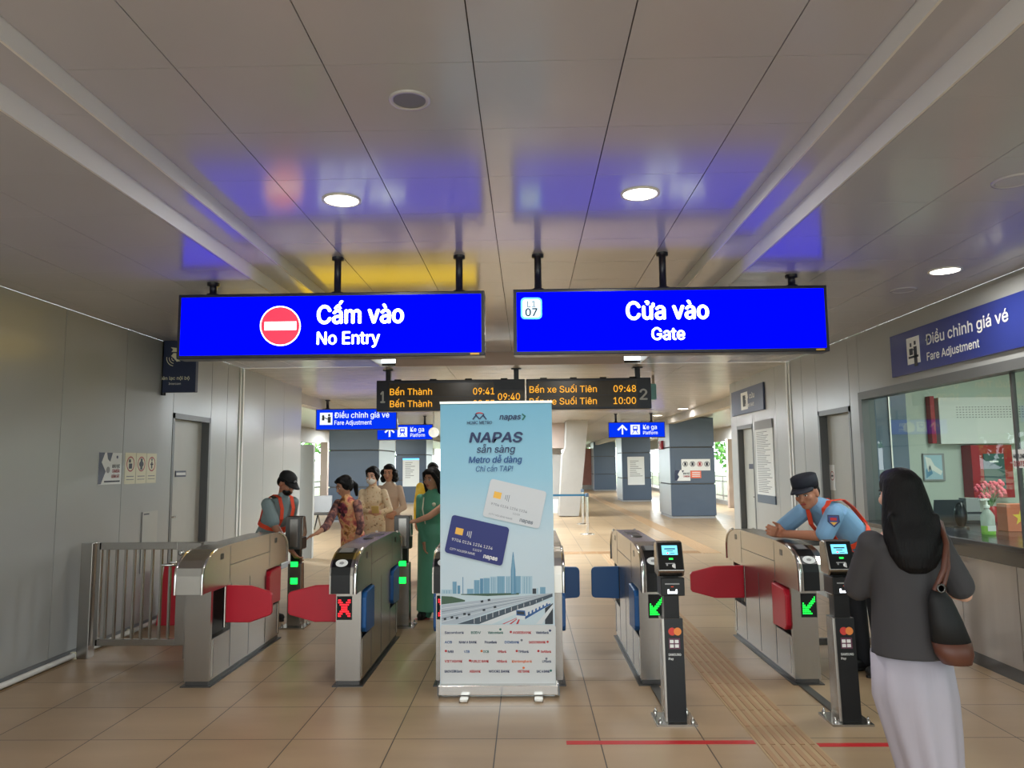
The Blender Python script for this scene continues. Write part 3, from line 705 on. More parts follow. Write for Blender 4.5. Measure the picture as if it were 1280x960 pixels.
for k, lab in enumerate(('left', 'middle', 'right')):
    y0 = 7.255+.21*k; m = MB(); m.box((XL, y0, 1.45), (X, y0+.2, 1.755), 'cream'); o = tag(m.build('prohibition_notice'), 'cream paper prohibition notice on left wall, %s of three' % lab, 'notice', 'prohibition notices on the left wall')
    m = MB(); yc = y0+.1
    for q in range(24):
        t0, t1 = q*math.pi/12, (q+1)*math.pi/12
        m.add([(X1, yc+R*math.cos(t), 1.645+R*math.sin(t)) for R, t in ((.075, t0), (.075, t1), (.062, t1), (.062, t0))], [(0, 1, 2, 3)], 'darkred')
    if k == 0: m.box((X1, yc-.03, 1.60), (X1+.0004, yc+.03, 1.65), 'ink'); m.box((X1, yc-.035, 1.66), (X1+.0004, yc+.005, 1.69), 'ink')
    if k == 1: m.ball((X1, yc, 1.645), (.0006, .045, .03), 'ink'); m.box((X1, yc-.02, 1.59), (X1+.0004, yc+.02, 1.7), 'ink')
    if k == 2: m.box((X1, yc-.012, 1.60), (X1+.0004, yc+.012, 1.67), 'ink'); m.ball((X1, yc, 1.69), (.0006, .014, .014), 'ink'); m.box((X1, yc-.03, 1.635), (X1+.0004, yc+.03, 1.65), 'ink')
    m.box((X1, y0+.03, 1.52), (X1+.0004, y0+.17, 1.528), 'grey'); m.box((X1, y0+.03, 1.49), (X1+.0004, y0+.17, 1.496), 'grey'); m.build('print', o)
m = MB(); m.box((XL, 7.62, .55), (XL+.006, 7.94, 1.16), 'door'); m.box((XL+.006, 7.615, .55), (XL+.007, 7.628, 1.16), 'walldark')
o = tag(m.build('wall_hatch'), 'flush grey access hatch in left wall below the notices', 'hatch'); m = MB(); m.box((XL+.006, 7.65, 1.13), (XL+.0068, 7.76, 1.142), 'ink'); m.build('print', o)
# ------------------------------------------------------------------ ceiling fittings
FAR_FILL_W = 240
def downlight(x, y, z, label, r=.1, power=14, col=(1, .97, .93)):
    o = empty('downlight', (x, y, z), label, 'ceiling light', 'round recessed downlights')
    m = MB(); m.lathe((x, y, z), [(r+.012, .004), (r+.012, -.006), (r, -.008), (r-.006, -.002)], 'white', 32); m.build('trim_ring', o)
    m = MB(); m.lathe((x, y, z), [(r-.006, .0), (r-.006, -.005)], 'lamp', 32); m.build('diffuser', o)
    area('downlight_lamp', (x, y, z-.03), .18, power, col)
downlight(-1.06, 4.21, ZC, 'lit round downlight in ceiling above the no entry sign')
downlight(.665, 4.185, ZC, 'lit round downlight in ceiling above the gate sign')
downlight(3.02, 5.35, ZO, 'lit round downlight in low right ceiling by the wall sign')
downlight(3.72, 21.4, ZO, 'tiny lit downlight in far ceiling, near the right pillar top', .13, 10)
downlight(3.92, 18.9, ZO, 'tiny lit downlight in far ceiling, second out from the right pillar', .13, 10)
for x, y, z in ((-1.06, .4, ZC), (.665, .4, ZC), (-1.06, -3.4, ZC), (.665, -3.4, ZC)): area('downlight_lamp', (x, y, z-.03), .18, 12)  # unseen bare lamps added overhead, out of frame, for near light; no fittings
downlight(-1.06, 8.2, ZC, 'lit round downlight in ceiling behind the no entry sign')
downlight(.665, 8.2, ZC, 'lit round downlight in ceiling behind the gate sign')
for k, (x, y) in enumerate(((-.3, 13.5), (-.3, 18), (-.3, 23), (-.3, 30), (-.3, 40), (6.4, 16), (6.5, 27.5), (-6.4, 15.5), (-6.3, 27.5), (6.5, 40), (-6.5, 40))):  # fill lights added to brighten the far hall, tucked behind boards, banner and pillars
    downlight(x, y, ZO, 'lit round fill downlight added in the far hall, ' + ('above the standing banner and departure boards', 'high behind the banner, next past the boards', 'midway along the hall behind the banner', 'well beyond the belt posts, behind the banner', 'deep at the end of the hall behind the banner', 'outer right, just past the right wall end', 'outer right, over the near right pillar', 'outer left, just past the left wall end', 'outer left, over the left railing', 'outer right, deep at the far pillar', 'outer left, deep at the far pillar')[k], .13, FAR_FILL_W, (.86, .95, 1))
def grille(x, y, z, label, r, mt='grey', name='ceiling_speaker', cat='speaker'):
    o = empty(name, (x, y, z), label, cat)
    m = MB(); m.lathe((x, y, z), [(r, .004), (r, -.006), (r-.014, -.009), (r-.02, -.003)], 'ceil', 32); m.build('trim_ring', o)
    m = MB(); m.lathe((x, y, z), [(r-.02, .0), (r-.02, -.004)], mt, 32); m.build('grille', o)
grille(-.48, 3.027, ZC, 'round grey ceiling speaker grille in the centre ceiling', .088)
grille(2.40, 3.6, ZO, 'round flush ceiling cover at the right edge of the low ceiling', .1, 'ceil', 'ceiling_cover', 'cover')
grille(3.02, 5.95, ZO, 'round flush ceiling cover just behind the right downlight', .1, 'ceil', 'ceiling_cover', 'cover')
# ------------------------------------------------------------------ fare gates
def arc(c, r0, a0, a1, n, r1=None): return [(c[0]+r0*math.cos(math.radians(a0+(a1-a0)*k/n)), c[1]+(r1 or r0)*math.sin(math.radians(a0+(a1-a0)*k/n))) for k in range(n+1)]
GY = 6.465
HP = [(-.965, .69), (-.965, .82), (-.95, .875), (-.90, .925), (-.82, .963), (-.72, .985), (-.5, 1.0)]
HEAD = HP+[(-y, z) for y, z in reversed(HP)]
def dots(m, x, z, w_, h_, y, pat, mt):
    n, k = len(pat[0]), len(pat)
    for j, row in enumerate(pat):
        for i, ch in enumerate(row):
            if ch == '#':
                cx = x-w_/2+(i+.5)*w_/n; cz = z+h_/2-(j+.5)*h_/k; d = w_/n*.31; e = h_/k*.31
                m.add([(cx-d, y, cz-e), (cx+d, y, cz-e), (cx+d, y, cz+e), (cx-d, y, cz+e)], [(0, 1, 2, 3)], mt)
XP = ['##....##', '###..###', '.######.', '..####..', '..####..', '.######.', '###..###', '##....##']
AP = ['.......#', '......##', '.....###', '#...###.', '##.###..', '#####...', '####....', '#####...', '######..']
def flap(m, xs, sg, y, L, col, z0=.40, z1=.685, t=.035):
    """swung out across the lane"""
    if col == 'red': o = [(0, z0), (0, z1), (L*.55, z1-.006), (L*.97, z1-.055), (L, z1-.075), (L, z0+.075), (L*.97, z0+.055), (L*.55, z0)]
    else: o = [(0, z0), (0, z1), (L-.03, z1-.004), (L-.008, z1-.016), (L, z1-.04), (L, z0+.04), (L-.008, z0+.018), (L-.03, z0+.01)]
    m.prism([(xs+sg*u, z) for u, z in o], 'Y', y-t/2, y+t/2, 'red' if col == 'red' else 'bluef')
def flap_in(m, xs, sg, y0, y1, col, z0=.355, z1=.672):
    """folded back into the cabinet: a thick wedge standing a little proud of the side"""
    c = 'red' if col == 'red' else 'bluef'
    pts = [(y0, z0+.05), (y0, z1-.05), (y0+.04, z1-.012), (y1, z1), (y1, z0), (y0+.04, z0+.012)]
    m.prism(pts, 'X', xs-sg*.045, xs+sg*.028, c)
def gate(label, xc, front, led=None, left=None, right=None, ledside=-1, slot=False, tint=None):
    """left / right: (colour, near state, far state) of that side's flaps"""
    r = empty('fare_gate', (xc, GY, 0), label, 'ticket gate', 'fare gate row')
    W = .0925; T = Matrix.Translation((xc, GY, 0))
    m = MB()
    def B(a, b, mt='steel'): m.box(a, b, mt, T)
    B((-W, -.785, .04), (W, .785, .335)); B((-W, -.40, .335), (W, .40, .69)); B((-W, -.785, .335), (W, -.75, .69)); B((-W, .75, .335), (W, .785, .69))
    B((-W, -.75, .68), (W, -.40, .69)); B((-W, .40, .68), (W, .75, .69)); B((-W+.055, -.75, .335), (W-.055, .75, .68), 'black')
    for sg, f in ((-1, left), (1, right)):
        if f is None: B((sg*W-sg*.05, -.75, .335), (sg*W, -.40, .68)); B((sg*W-sg*.05, .40, .335), (sg*W, .75, .68))
        e = sg*(W+.0006)
        for y in (-.40, 0.0, .40): B((e-.0008, y-.002, .05), (e+.0008, y+.002, .69), 'walldark')
        for q in (-1, 1):
            B((e-.0015, q*.735-.012, .06), (e+.0015, q*.735+.012, .325), 'steeltop'); B((e-.0018, q*.72-.002, .06), (e+.0018, q*.72+.002, .325), 'walldark')
            B((e-.0008, q*.40, .333), (e+.0008, q*.75, .337), 'walldark')
    m.build('body', r)
    m = MB(); m.box((-W+.008, -.775, 0), (W-.008, .775, .04), 'darksteel', T); m.box((-W-.02, -.80, 0), (W+.02, .80, .008), 'darksteel', T); m.build('plinth', r)
    m = MB(); hw = .1
    m.prism([(y+GY, z) for y, z in HEAD], 'X', xc-hw, xc+hw, 'steel')
    for sg in (-1, 1):
        e = xc+sg*(hw+.0005)
        m.box((e-.0007, GY-.46, .71), (e+.0007, GY-.455, .985), 'walldark'); m.box((e-.0007, GY+.455, .71), (e+.0007, GY+.46, .985), 'walldark')
        m.box((e-.0007, GY-.455, .835), (e+.0007, GY+.455, .84), 'walldark')
        for q in (-1, 1): m.box((e-.001, GY+q*.62-.03, .90), (e+.001, GY+q*.62+.03, .945), 'black')
    m.build('head', r, bevel=.006)
    for q, kind in ((-1, front), (1, 'plain')):
        def Q(y): return GY+(-q)*y     # HP runs from the near end
        if kind == 'plain':
            m = MB()
            for i in range(len(HP)-2):
                (y0, z0), (y1, z1) = HP[i], HP[i+1]
                d = .003; m.add([(xc-hw-.004, GY-q*(y0-d), z0+d*.6), (xc+hw+.004, GY-q*(y0-d), z0+d*.6), (xc+hw+.004, GY-q*(y1-d), z1+d*.6), (xc-hw-.004, GY-q*(y1-d), z1+d*.6)], [(0, 1, 2, 3)] if q < 0 else [(3, 2, 1, 0)], 'steeltop')
            # rounded bright bands down both edges
            for sg in (-1, 1): m.tube([(xc+sg*(hw-.002), GY-q*y, z) for y, z in HP[:6]], .012, 'chrome', 8)
            m.build('end_band', r)
        else:
            m = MB(); a, b = (xc-.088, xc+.05) if ledside < 0 else (xc-.06, xc+.05)
            def strip(a, b, i0, i1, mt, d):
                for i in range(i0, i1):
                    (y0, z0), (y1, z1) = HP[i], HP[i+1]
                    m.add([(a, GY+y0-d, z0+d*.6), (b, GY+y0-d, z0+d*.6), (b, GY+y1-d, z1+d*.6), (a, GY+y1-d, z1+d*.6)], [(0, 1, 2, 3)], mt)
            strip(a, b, 0, 5, 'black', .0035); m.build('reader_panel', r)
            m = MB()
            cx = (a+b)/2; (y0, z0), (y1, z1) = HP[2], HP[3]; cc = V((cx, GY+(y0+y1)/2-.006, (z0+z1)/2+.004)); u = V((1, 0, 0)); v_ = V((0, y1-y0, z1-z0)).normalized()
            pts = [cc+u*(.045*math.cos(t*.3142))+v_*(.034*math.sin(t*.3142)) for t in range(20)]
            m.add(pts, [tuple(range(20))], 'paper')
            pts2 = [p+V((0, -.001, .001)) for p in [cc+u*.02*math.cos(t*1.2566)+v_*.014*math.sin(t*1.2566) for t in range(5)]]
            m.add(pts2, [tuple(range(5))], 'mid'); m.build('reader_disc', r)
            m = MB(); (y0, z0), (y1, z1) = HP[4], HP[5]; m.add([(a+.02, GY+y0-.005, z0+.006), (b-.02, GY+y0-.005, z0+.006), (b-.02, GY+y1-.005, z1+.006), (a+.02, GY+y1-.005, z1+.006)], [(0, 1, 2, 3)], 'grey'); m.build('status_screen', r)
            m = MB(); m.tube([(xc+(hw-.012)*(-ledside), GY+y-.004, z) for y, z in HP[:6]], [.016]*6, 'chrome', 10); m.build('end_band', r)
    if slot:
        m = MB(); m.ball((xc, GY-.1, 1.0), (.045, .09, .012), 'black'); m.box((xc-.055, GY+.1, 1.0), (xc+.055, GY+.34, 1.004), 'darksteel'); m.build('ticket_slot', r)
    if led:
        lx = xc+ledside*.03
        m = MB(); m.box((lx-.056, GY-.789, .475), (lx+.056, GY-.785, .645), 'blackmatte')
        d = m.build('display', r)
        m = MB(); dots(m, lx, .56, .094, .13, GY-.7905, XP if led == 'x' else AP, 'ledred' if led == 'x' else 'ledgreen'); m.build('led_symbol', d)
    for sg, f in ((-1, left), (1, right)):
        if not f: continue
        col, near, far, L = f
        for q, st in ((-1, near), (1, far)):
            yc = GY+q*.56; y0, y1 = yc-.16, yc+.16; m = MB()
            if st == 'out':
                flap(m, xc+sg*(W-.02), sg, GY+q*.47, L, col); o = m.build('flap', r, bevel=.008)
                m = MB(); m.tube([(xc+sg*(W-.01), GY+q*.47-.03, .37), (xc+sg*(W-.01), GY+q*.47-.03, .68)], .014, 'chrome', 8); m.build('hinge', o)
            else:
                flap_in(m, xc+sg*W, sg, GY+q*.73 if q < 0 else GY+q*.42, GY+q*.42 if q < 0 else GY+q*.73, col); m.build('flap', r, bevel=.008)
    return r
gate('steel fare gate with plain metal ends, farthest left beside the swing gate', -2.452, 'plain', None, None, ('red', 'out', 'in', .375))
gate('steel fare gate with red X display, second from left', -1.333, 'reader', 'x', ('red', 'out', 'in', .475), ('blue', 'in', 'in', .25), -1, True)
gate('steel fare gate with red X lights peeking out left of the standing banner', -.592, 'reader', 'x', ('blue', 'in', 'in', .25), None, -1)
gate('steel fare gate whose plain end shows right of the standing banner', .152, 'plain', None, None, ('blue', 'in', 'out', .235))
gate('steel fare gate with green arrow behind the nearer black card reader post', .903, 'reader', 'arrow', ('blue', 'in', 'out', .265), ('red', 'in', 'in', .4), 1, True)
gate('steel fare gate with green arrow that the guard in blue leans on', 2.015, 'reader', 'arrow', ('red', 'in', 'out', .49), None, 1)
# ------------------------------------------------------------------ card reader posts
def reader_post(label, xc, yc, back=False, glow=False):
    r = empty('card_reader_post', (xc, yc, 0), label, 'card reader', 'card reader posts')
    s = -1 if not back else 1      # side the reader faces
    def q(a, b, m, mt): m.box((xc+a[0], yc+s*-a[1]*-1*1, a[2]), (xc+b[0], yc+s*b[1]*1, b[2]), mt)
    def bx(m, x0, x1, f0, f1, z0, z1, mt): m.box((xc+x0, yc+s*f0, z0), (xc+x1, yc+s*f1, z1), mt)
    m = MB(); bx(m, -.125, .125, -.12, .12, 0, .012, 'steel')
    for sx in (-.1, .1):
        for f in (-.09, .09): m.lathe((xc+sx, yc+f, .012), [(.012, 0), (.012, .02), (.006, .022), (.006, .035)], 'chrome', 8)
    m.build('base_plate', r)
    if not back: m = MB(); m.box((xc-.03, yc+.125, 0), (xc+.03, 5.66, .012), 'darksteel'); m.build('cable_cover', r)
    m = MB()
    m.prism([(yc+s*.075, .012), (yc+s*.04, .63), (yc-s*.06, .63), (yc-s*.06, .012)], 'X', xc-.066, xc+.066, 'steel'); m.build('column', r, bevel=.004)
    m = MB()
    m.prism([(yc+s*.078, .014), (yc+s*.043, .628), (yc+s*.038, .628), (yc+s*.073, .014)], 'X', xc-.05, xc+.0675, 'black')
    o = m.build('front_cover', r)
    m = MB(); bx(m, -.045, .05, -.05, .03, .63, .90, 'black'); m.build('neck', r)
    m = MB(); bx(m, -.07, .078, -.06, .09, .775, .885, 'black'); bx(m, -.073, .081, -.062, .06, .77, .78, 'steel'); o2 = m.build('scanner_box', r, bevel=.006)
    # tilted head
    m = MB()
    m.prism([(yc+s*.06, .89), (yc+s*.085, .93), (yc+s*.02, 1.10), (yc-s*.03, 1.105), (yc-s*.07, 1.08), (yc-s*.07, .90)], 'X', xc-.083, xc+.083, 'steel'); m.build('head', r, bevel=.008)
    n = V((0, s*.17, .065)).normalized(); up = V((0, -s*.065, .17)).normalized(); c = V((xc, yc+s*.0525, 1.015))+n*.002; u = V((1, 0, 0))*(-s)
    def face(m, x0, x1, z0, z1, mt, d): m.add([c+u*x+up*z+n*d for x, z in ((x0, z0), (x1, z0), (x1, z1), (x0, z1))], [(0, 1, 2, 3)], mt)
    m = MB(); face(m, -.077, .077, -.088, .088, 'black', .001); fp = m.build('reader_face', r)
    if not back:
        m = MB(); face(m, -.05, .048, .008, .068, 'screen', .002); face(m, -.035, .035, .042, .05, 'ink', .003); face(m, -.02, .02, .03, .035, 'ink', .003); face(m, -.02, -.01, .014, .022, 'signred', .003); face(m, .0, .03, .015, .019, 'ink', .003); m.build('screen', fp)
        m = MB(); face(m, -.01, .015, -.022, -.014, 'ledgreen', .002); face(m, -.035, .025, -.05, -.044, 'mid', .002); face(m, -.03, -.02, -.062, -.05, 'mid', .002); face(m, .012, .018, -.075, -.045, 'white', .002); face(m, .02, .026, -.078, -.05, 'white', .002); face(m, .006, .012, -.07, -.055, 'white', .002); m.build('tap_mark', fp)
        m = MB(); pl = yc+s*.0915
        m.box((xc-.028, pl, .79), (xc+.028, pl+.002, .803), 'glow'); m.box((xc-.03, pl-.002, .79), (xc-.02, pl, .815), 'glow'); m.box((xc+.02, pl-.002, .79), (xc+.03, pl, .815), 'glow'); m.box((xc-.045, pl, .845), (xc+.045, pl+.001, .853), 'mid'); m.box((xc-.008, pl-.001, .83), (xc+.008, pl, .834), 'orange'); m.build('scan_light', o2)
        m = MB(); t = V((0, .035, .616)).normalized(); nn = V((0, -.616, .035)).normalized()
        def at(x, z): f = (z-.014)/.614; return V((xc+x, yc+s*(.078+(.043-.078)*f), z))+nn*.0012
        for dx, c_ in ((-.012, 'signred'), (.022, 'amber')):
            m.add([at(.010+dx+.024*math.cos(k*.3142), .55+.024*math.sin(k*.3142))+nn*(.0005 if dx > 0 else 0) for k in range(20)], [tuple(range(20))], M_['mc_'+c_])
        m.add([at(x, z) for x, z in ((-.025, .445), (.045, .445), (.045, .51), (-.025, .51))], [(0, 1, 2, 3)], M_['maroon'])
        for i in (0, 1):
            for j in (0, 1): m.add([at(-.019+x+.031*i, .453+z+.027*j)+nn*.0006 for x, z in ((0, 0), (.024, 0), (.024, .02), (0, .02))], [(0, 1, 2, 3)], 'white')
        m.text3('SAMSUNG', at(-.03, .405), V((1, 0, 0)), t, .078, .014, 'white', .01); m.text3('Pay', at(-.03, .38), V((1, 0, 0)), t, .03, .014, 'white', .01); m.build('logos', o)
    else:
        for z0, z1 in ((.60, .65), (.43, .49)): m = MB(); bx(m, -.035, .035, -.064, -.06, z0, z1, 'ledgreen'); m.build('green_light', r)
        m = MB(); bx(m, -.075, .075, -.13, -.062, .78, 1.10, 'darksteel'); bx(m, -.03, .05, -.135, -.13, .8, 1.08, 'steel'); m.build('rear_case', r, bevel=.02)
M_['mc_signred'] = mat('logo_red', (214, 60, 50), .5); M_['mc_amber'] = mat('logo_orange', (240, 140, 60), .5); M_['maroon'] = mat('maroon', (96, 40, 66), .5)
reader_post('black card reader post standing before the green arrow gate, screen fully in view', .90, 4.93)
reader_post('black card reader post partly hidden by the walking woman', 1.965, 4.92)
reader_post('steel back of card reader post beside the capped guard on the left', -2.36, 7.75, True)
reader_post('steel back of card reader post beside the woman in green', -1.265, 7.75, True)
# side rail and swing gate on the left
r = empty('swing_gate', (-3.3, 6.55, 0), 'low steel barred swing gate between the left wall and the first fare gate', 'gate')
m = MB(); m.box((-3.84, 6.5, 0), (-3.74, 6.6, .965), 'steel'); m.build('hinge_post', r, bevel=.004)
m = MB(); m.box((-3.7, 6.53, .905), (-3.02, 6.57, .965), 'steel'); m.box((-3.7, 6.53, .10), (-3.02, 6.57, .155), 'steel'); m.box((-3.72, 6.53, .10), (-3.68, 6.57, .965), 'steel'); m.box((-3.02, 6.53, .10), (-2.94, 6.57, .965), 'steel'); m.build('frame', r, bevel=.003)
for k in range(8):
    m = MB(); x = -3.63+.078*k; m.box((x-.008, 6.535, .15), (x+.008, 6.565, .91), 'steel'); m.build('bar', r)
m = MB(); m.lathe((-2.985, 6.53, .875), [(.022, 0), (.022, -.012), (.01, -.014)], 'chrome', 14, 'Y'); m.tube([(-2.985, 6.53, .78), (-2.985, 6.47, .78), (-3.12, 6.47, .78)], .011, 'chrome', 8); m.tube([(-2.985, 6.53, .80), (-2.985, 6.49, .80), (-3.06, 6.49, .80)], .008, 'chrome', 8); m.build('handle', r)
m = MB(); m.box((-2.93, 6.5, 0), (-2.80, 6.6, .965), 'steel'); tag(m.build('latch_post', bevel=.004, origin=(-2.87, 6.55, 0)), 'square steel latch post behind the leftmost fare gate', 'post')
m = MB(); m.box((-2.80, 6.53, .905), (-2.56, 6.57, .965), 'steel'); m.box((-2.80, 6.53, .1), (-2.56, 6.57, .155), 'steel'); m.build('fixed_rail') ; tag(bpy.data.objects['fixed_rail'], 'short steel rail joining the latch post to the leftmost fare gate', 'rail')
# folded red wet floor stand by the left wall
m = MB(); m.prism([(8.12, 0), (8.16, 0), (8.02, .6), (7.98, .6)], 'X', XL+.08, XL+.35, 'red'); m.prism([(7.84, 0), (7.88, 0), (8.02, .6), (7.98, .6)], 'X', XL+.08, XL+.35, 'red')
tag(m.build('warning_stand', bevel=.004, origin=(XL+.16, 8, 0)), 'red folding warning stand by the left wall behind the swing gate', 'warning stand')
# belt posts
for x, y, lab, i in ((1.37, 17.6, 'chrome belt post nearest, holding the blue belt', 0), (1.49, 20.6, 'chrome belt post standing just behind the nearest one', 1)):
    r = empty('belt_post', (x, y, 0), lab, 'belt post')
    m = MB(); m.lathe((x, y, 0), [(.17, 0), (.17, .012), (.05, .03)], 'chrome', 20); m.build('base', r)
    m = MB(); m.lathe((x, y, .03), [(.032, 0), (.032, .82)], 'chrome', 14); m.build('pole', r)
    m = MB(); m.lathe((x, y, .85), [(.045, 0), (.045, .07), (.03, .085)], 'bluegrey', 14); m.build('belt_head', r)
    if i == 0: m = MB(); m.box((-.6, y-.004, .87), (x-.03, y+.004, .915), mat('belt_blue', (40, 110, 150), .6)); m.build('belt', r)
# steel waiting seats by the left railing
r = empty('waiting_bench', (-6.0, 19.5, 0), 'row of steel waiting seats near the left railing', 'bench')
m = MB(); m.box((-6.9, 19.48, .36), (-5.0, 19.54, .41), 'darksteel'); m.build('beam', r)
for x in (-6.5, -5.4): m = MB(); m.tube([(x, 19.2, .02), (x, 19.5, .38), (x, 19.8, .02)], .022, 'chrome', 8); m.build('leg', r)
for k in range(3):
    x = -6.6+.62*k; m = MB(); m.prism([(19.25, .43), (19.25, .45), (19.65, .43), (19.75, .85), (19.77, .85), (19.67, .41)], 'X', x-.26, x+.26, 'darksteel'); m.build('seat', r)
r = empty('side_barrier', (2.8, 6.45, 0), 'low steel rail barrier between the rightmost fare gate and the counter', 'barrier')
for x in (2.16, 3.37): m = MB(); m.box((x-.03, 6.42, 0), (x+.03, 6.48, .965), 'steel'); m.build('post', r, bevel=.004)
m = MB(); m.box((2.19, 6.43, .905), (3.35, 6.47, .965), 'steel'); m.box((2.19, 6.43, .1), (3.35, 6.47, .155), 'steel'); m.build('rails', r, bevel=.003)
# ------------------------------------------------------------------ roll-up banner
def ramp_z(name, stops, rough=.45):
    m = bpy.data.materials.new(name); m.use_nodes = True; nt = m.node_tree; p = nt.nodes['Principled BSDF']; p.inputs['Roughness'].default_value = rough
    tc = nt.nodes.new('ShaderNodeTexCoord'); sp = nt.nodes.new('ShaderNodeSeparateXYZ'); d = nt.nodes.new('ShaderNodeMath'); d.operation = 'DIVIDE'; d.inputs[1].default_value = 2.1
    cr = nt.nodes.new('ShaderNodeValToRGB'); el = cr.color_ramp.elements
    while len(el) < len(stops): el.new(.5)
    for e, (q, c) in zip(el, stops): e.position = q; e.color = rgb(*c)
    nt.links.new(tc.outputs['Object'], sp.inputs[0]); nt.links.new(sp.outputs[2], d.inputs[0]); nt.links.new(d.outputs[0], cr.inputs[0]); nt.links.new(cr.outputs[0], p.inputs['Base Color'])
    return m
M_['bannersky'] = ramp_z('banner_print', [(.30, (205, 220, 228)), (.52, (196, 216, 226)), (.72, (150, 200, 222)), (.98, (112, 178, 208))])
YN = 5.44; NP = ('Y', YN)
r = empty('standing_banner', (-.22, YN, 0), 'tall blue roll-up banner with bank cards and city skyline before the gates', 'banner')
m = MB(); m.box((-.632, YN-.055, .02), (.196, YN+.07, .085), 'chrome'); m.box((-.64, YN-.05, .015), (-.632, YN+.065, .085), 'grey'); m.box((.196, YN-.05, .015), (.206, YN+.065, .085), 'grey'); m.build('base_case', r, bevel=.012)
for x in (-.45, .06):
    m = MB(); m.box((x-.03, YN-.15, 0), (x+.03, YN+.15, .018), 'steeltop'); m.build('foot', r, bevel=.006)
m = MB(); m.box((-.222-.01, YN+.03, .08), (-.222+.01, YN+.045, 2.04), 'grey'); m.build('support_pole', r)
m = MB(); m.box((-.626, YN, .085), (.182, YN+.004, 2.052), 'bannersky'); g = m.build('print_panel', r)
m = MB(); m.box((-.63, YN-.008, 2.045), (.186, YN+.014, 2.062), 'steeltop'); m.build('top_rail', r)
def B(n, c): M_['b_'+n] = mat('print_'+n, c, .5)
for n, c in dict(navy=(34, 52, 96), blue=(44, 92, 150), red=(196, 40, 44), card=(34, 44, 116), cardw=(212, 216, 220), grey=(120, 128, 138), t1=(126, 170, 194), t2=(92, 144, 176), t3=(170, 200, 214), road=(176, 188, 198), rail=(70, 84, 96), green=(66, 96, 74), water=(196, 214, 220), silver=(214, 220, 222), dark=(44, 52, 60), panel=(212, 214, 212), teal=(30, 110, 100), orange=(230, 110, 40)).items(): B(n, c)
m = MB()
def P(X, Y): return (540+X/8, 680+Y/8)
def pg(pts, c, o): m.poly([P(*q) for q in pts], NP, 'b_'+c, o)
pg([(95, 500), (1205, 490), (1210, 820), (97, 820)], 'water', .001)
for x0, x1, yt, c in ((205, 247, 375, 't1'), (255, 282, 415, 't2'), (305, 313, 330, 't2'), (95, 200, 455, 't3'), (350, 415, 448, 't1'), (420, 476, 360, 't1'), (480, 512, 345, 't2'), (515, 577, 340, 't1'), (580, 647, 325, 't3'), (650, 728, 322, 't1'), (735, 787, 320, 't3'), (830, 888, 320, 't1'), (895, 1003, 320, 't3'), (1005, 1042, 445, 'dark'), (1080, 1135, 430, 't1'), (1046, 1062, 440, 't3')):
    pg([(x0, yt), (x1, yt), (x1, 498), (x0, 498)], c, .0014)
    if x1-x0 > 40 and c != 'dark':
        for k in range(1, 4): x = x0+(x1-x0)*k/4; pg([(x-2, yt+8), (x+2, yt+8), (x+2, 495), (x-2, 495)], 't2' if c != 't2' else 't3', .0017)
pg([(790, 262), (800, 150), (808, 80), (814, 80), (822, 150), (835, 262), (840, 498), (788, 498)], 't2', .0018); pg([(802, 262), (808, 130), (814, 130), (818, 262), (818, 495), (802, 495)], 't1', .002)
pg([(95, 520), (200, 525), (330, 560), (330, 575), (95, 605)], 'green', .0016); pg([(290, 500), (870, 488), (870, 505), (560, 520), (290, 508)], 'green', .0016)
pg([(95, 610), (500, 560), (1205, 490), (1205, 510), (700, 640), (240, 800), (97, 800)], 'road', .0018)
for k in range(5): pg([(97, 640+34*k), (97, 646+34*k), (1180, 497+2*k), (1180, 495+2*k)], 'grey' if k % 2 else 'silver', .002+.0001*k)
for x, y in ((130, 750), (200, 735), (250, 740), (325, 700), (370, 705), (520, 660), (630, 630), (500, 575), (570, 560)): pg([(x-14, y-10), (x+12, y-14), (x+14, y+8), (x-12, y+12)], 'dark', .0026)
pg([(250, 800), (1205, 495), (1205, 525), (560, 800)], 'rail', .0024)
for k in range(12): x = 420+62*k; y = 795-21*k; pg([(x, y-60+k*3.5), (x+5, y-60+k*3.5), (x+5, y), (x, y)], 'silver', .0027)
pg([(470, 800), (840, 660), (860, 690), (600, 800)], 'silver', .0026); pg([(600, 800), (850, 700), (1210, 540), (1210, 600), (1040, 800)], 'water', .0026)
for k in range(3): pg([(700+70*k, 800), (850+12*k, 735), (860+12*k, 735), (722+70*k, 800)], 'red', .0029)
pg([(1130, 640), (1210, 590), (1210, 800), (1130, 800)], 'dark', .0028); pg([(1040, 800), (1210, 600), (1210, 640), (1100, 800)], 'silver', .003)
pg([(845, 655), (1180, 560), (1185, 600), (930, 740), (845, 720)], 'silver', .0032); pg([(930, 725), (1185, 590), (1185, 604), (930, 752)], 'blue', .0036)
pg([(842, 660), (930, 665), (938, 720), (845, 712)], 'blue', .0036); pg([(850, 672), (920, 676), (925, 705), (852, 700)], 'dark', .004); pg([(842, 714), (938, 722), (930, 760), (850, 750)], 'silver', .0036)
for k in range(6): x = 960+36*k; y = 680-17*k; pg([(x, y), (x+16, y-7), (x+16, y+22-k), (x, y+30-k)], 'blue', .0038)
m.build('skyline_print', g)
m = MB(); rrect(m, 551, 781, 694.5, 870, 3, NP, 'b_panel', .0045)
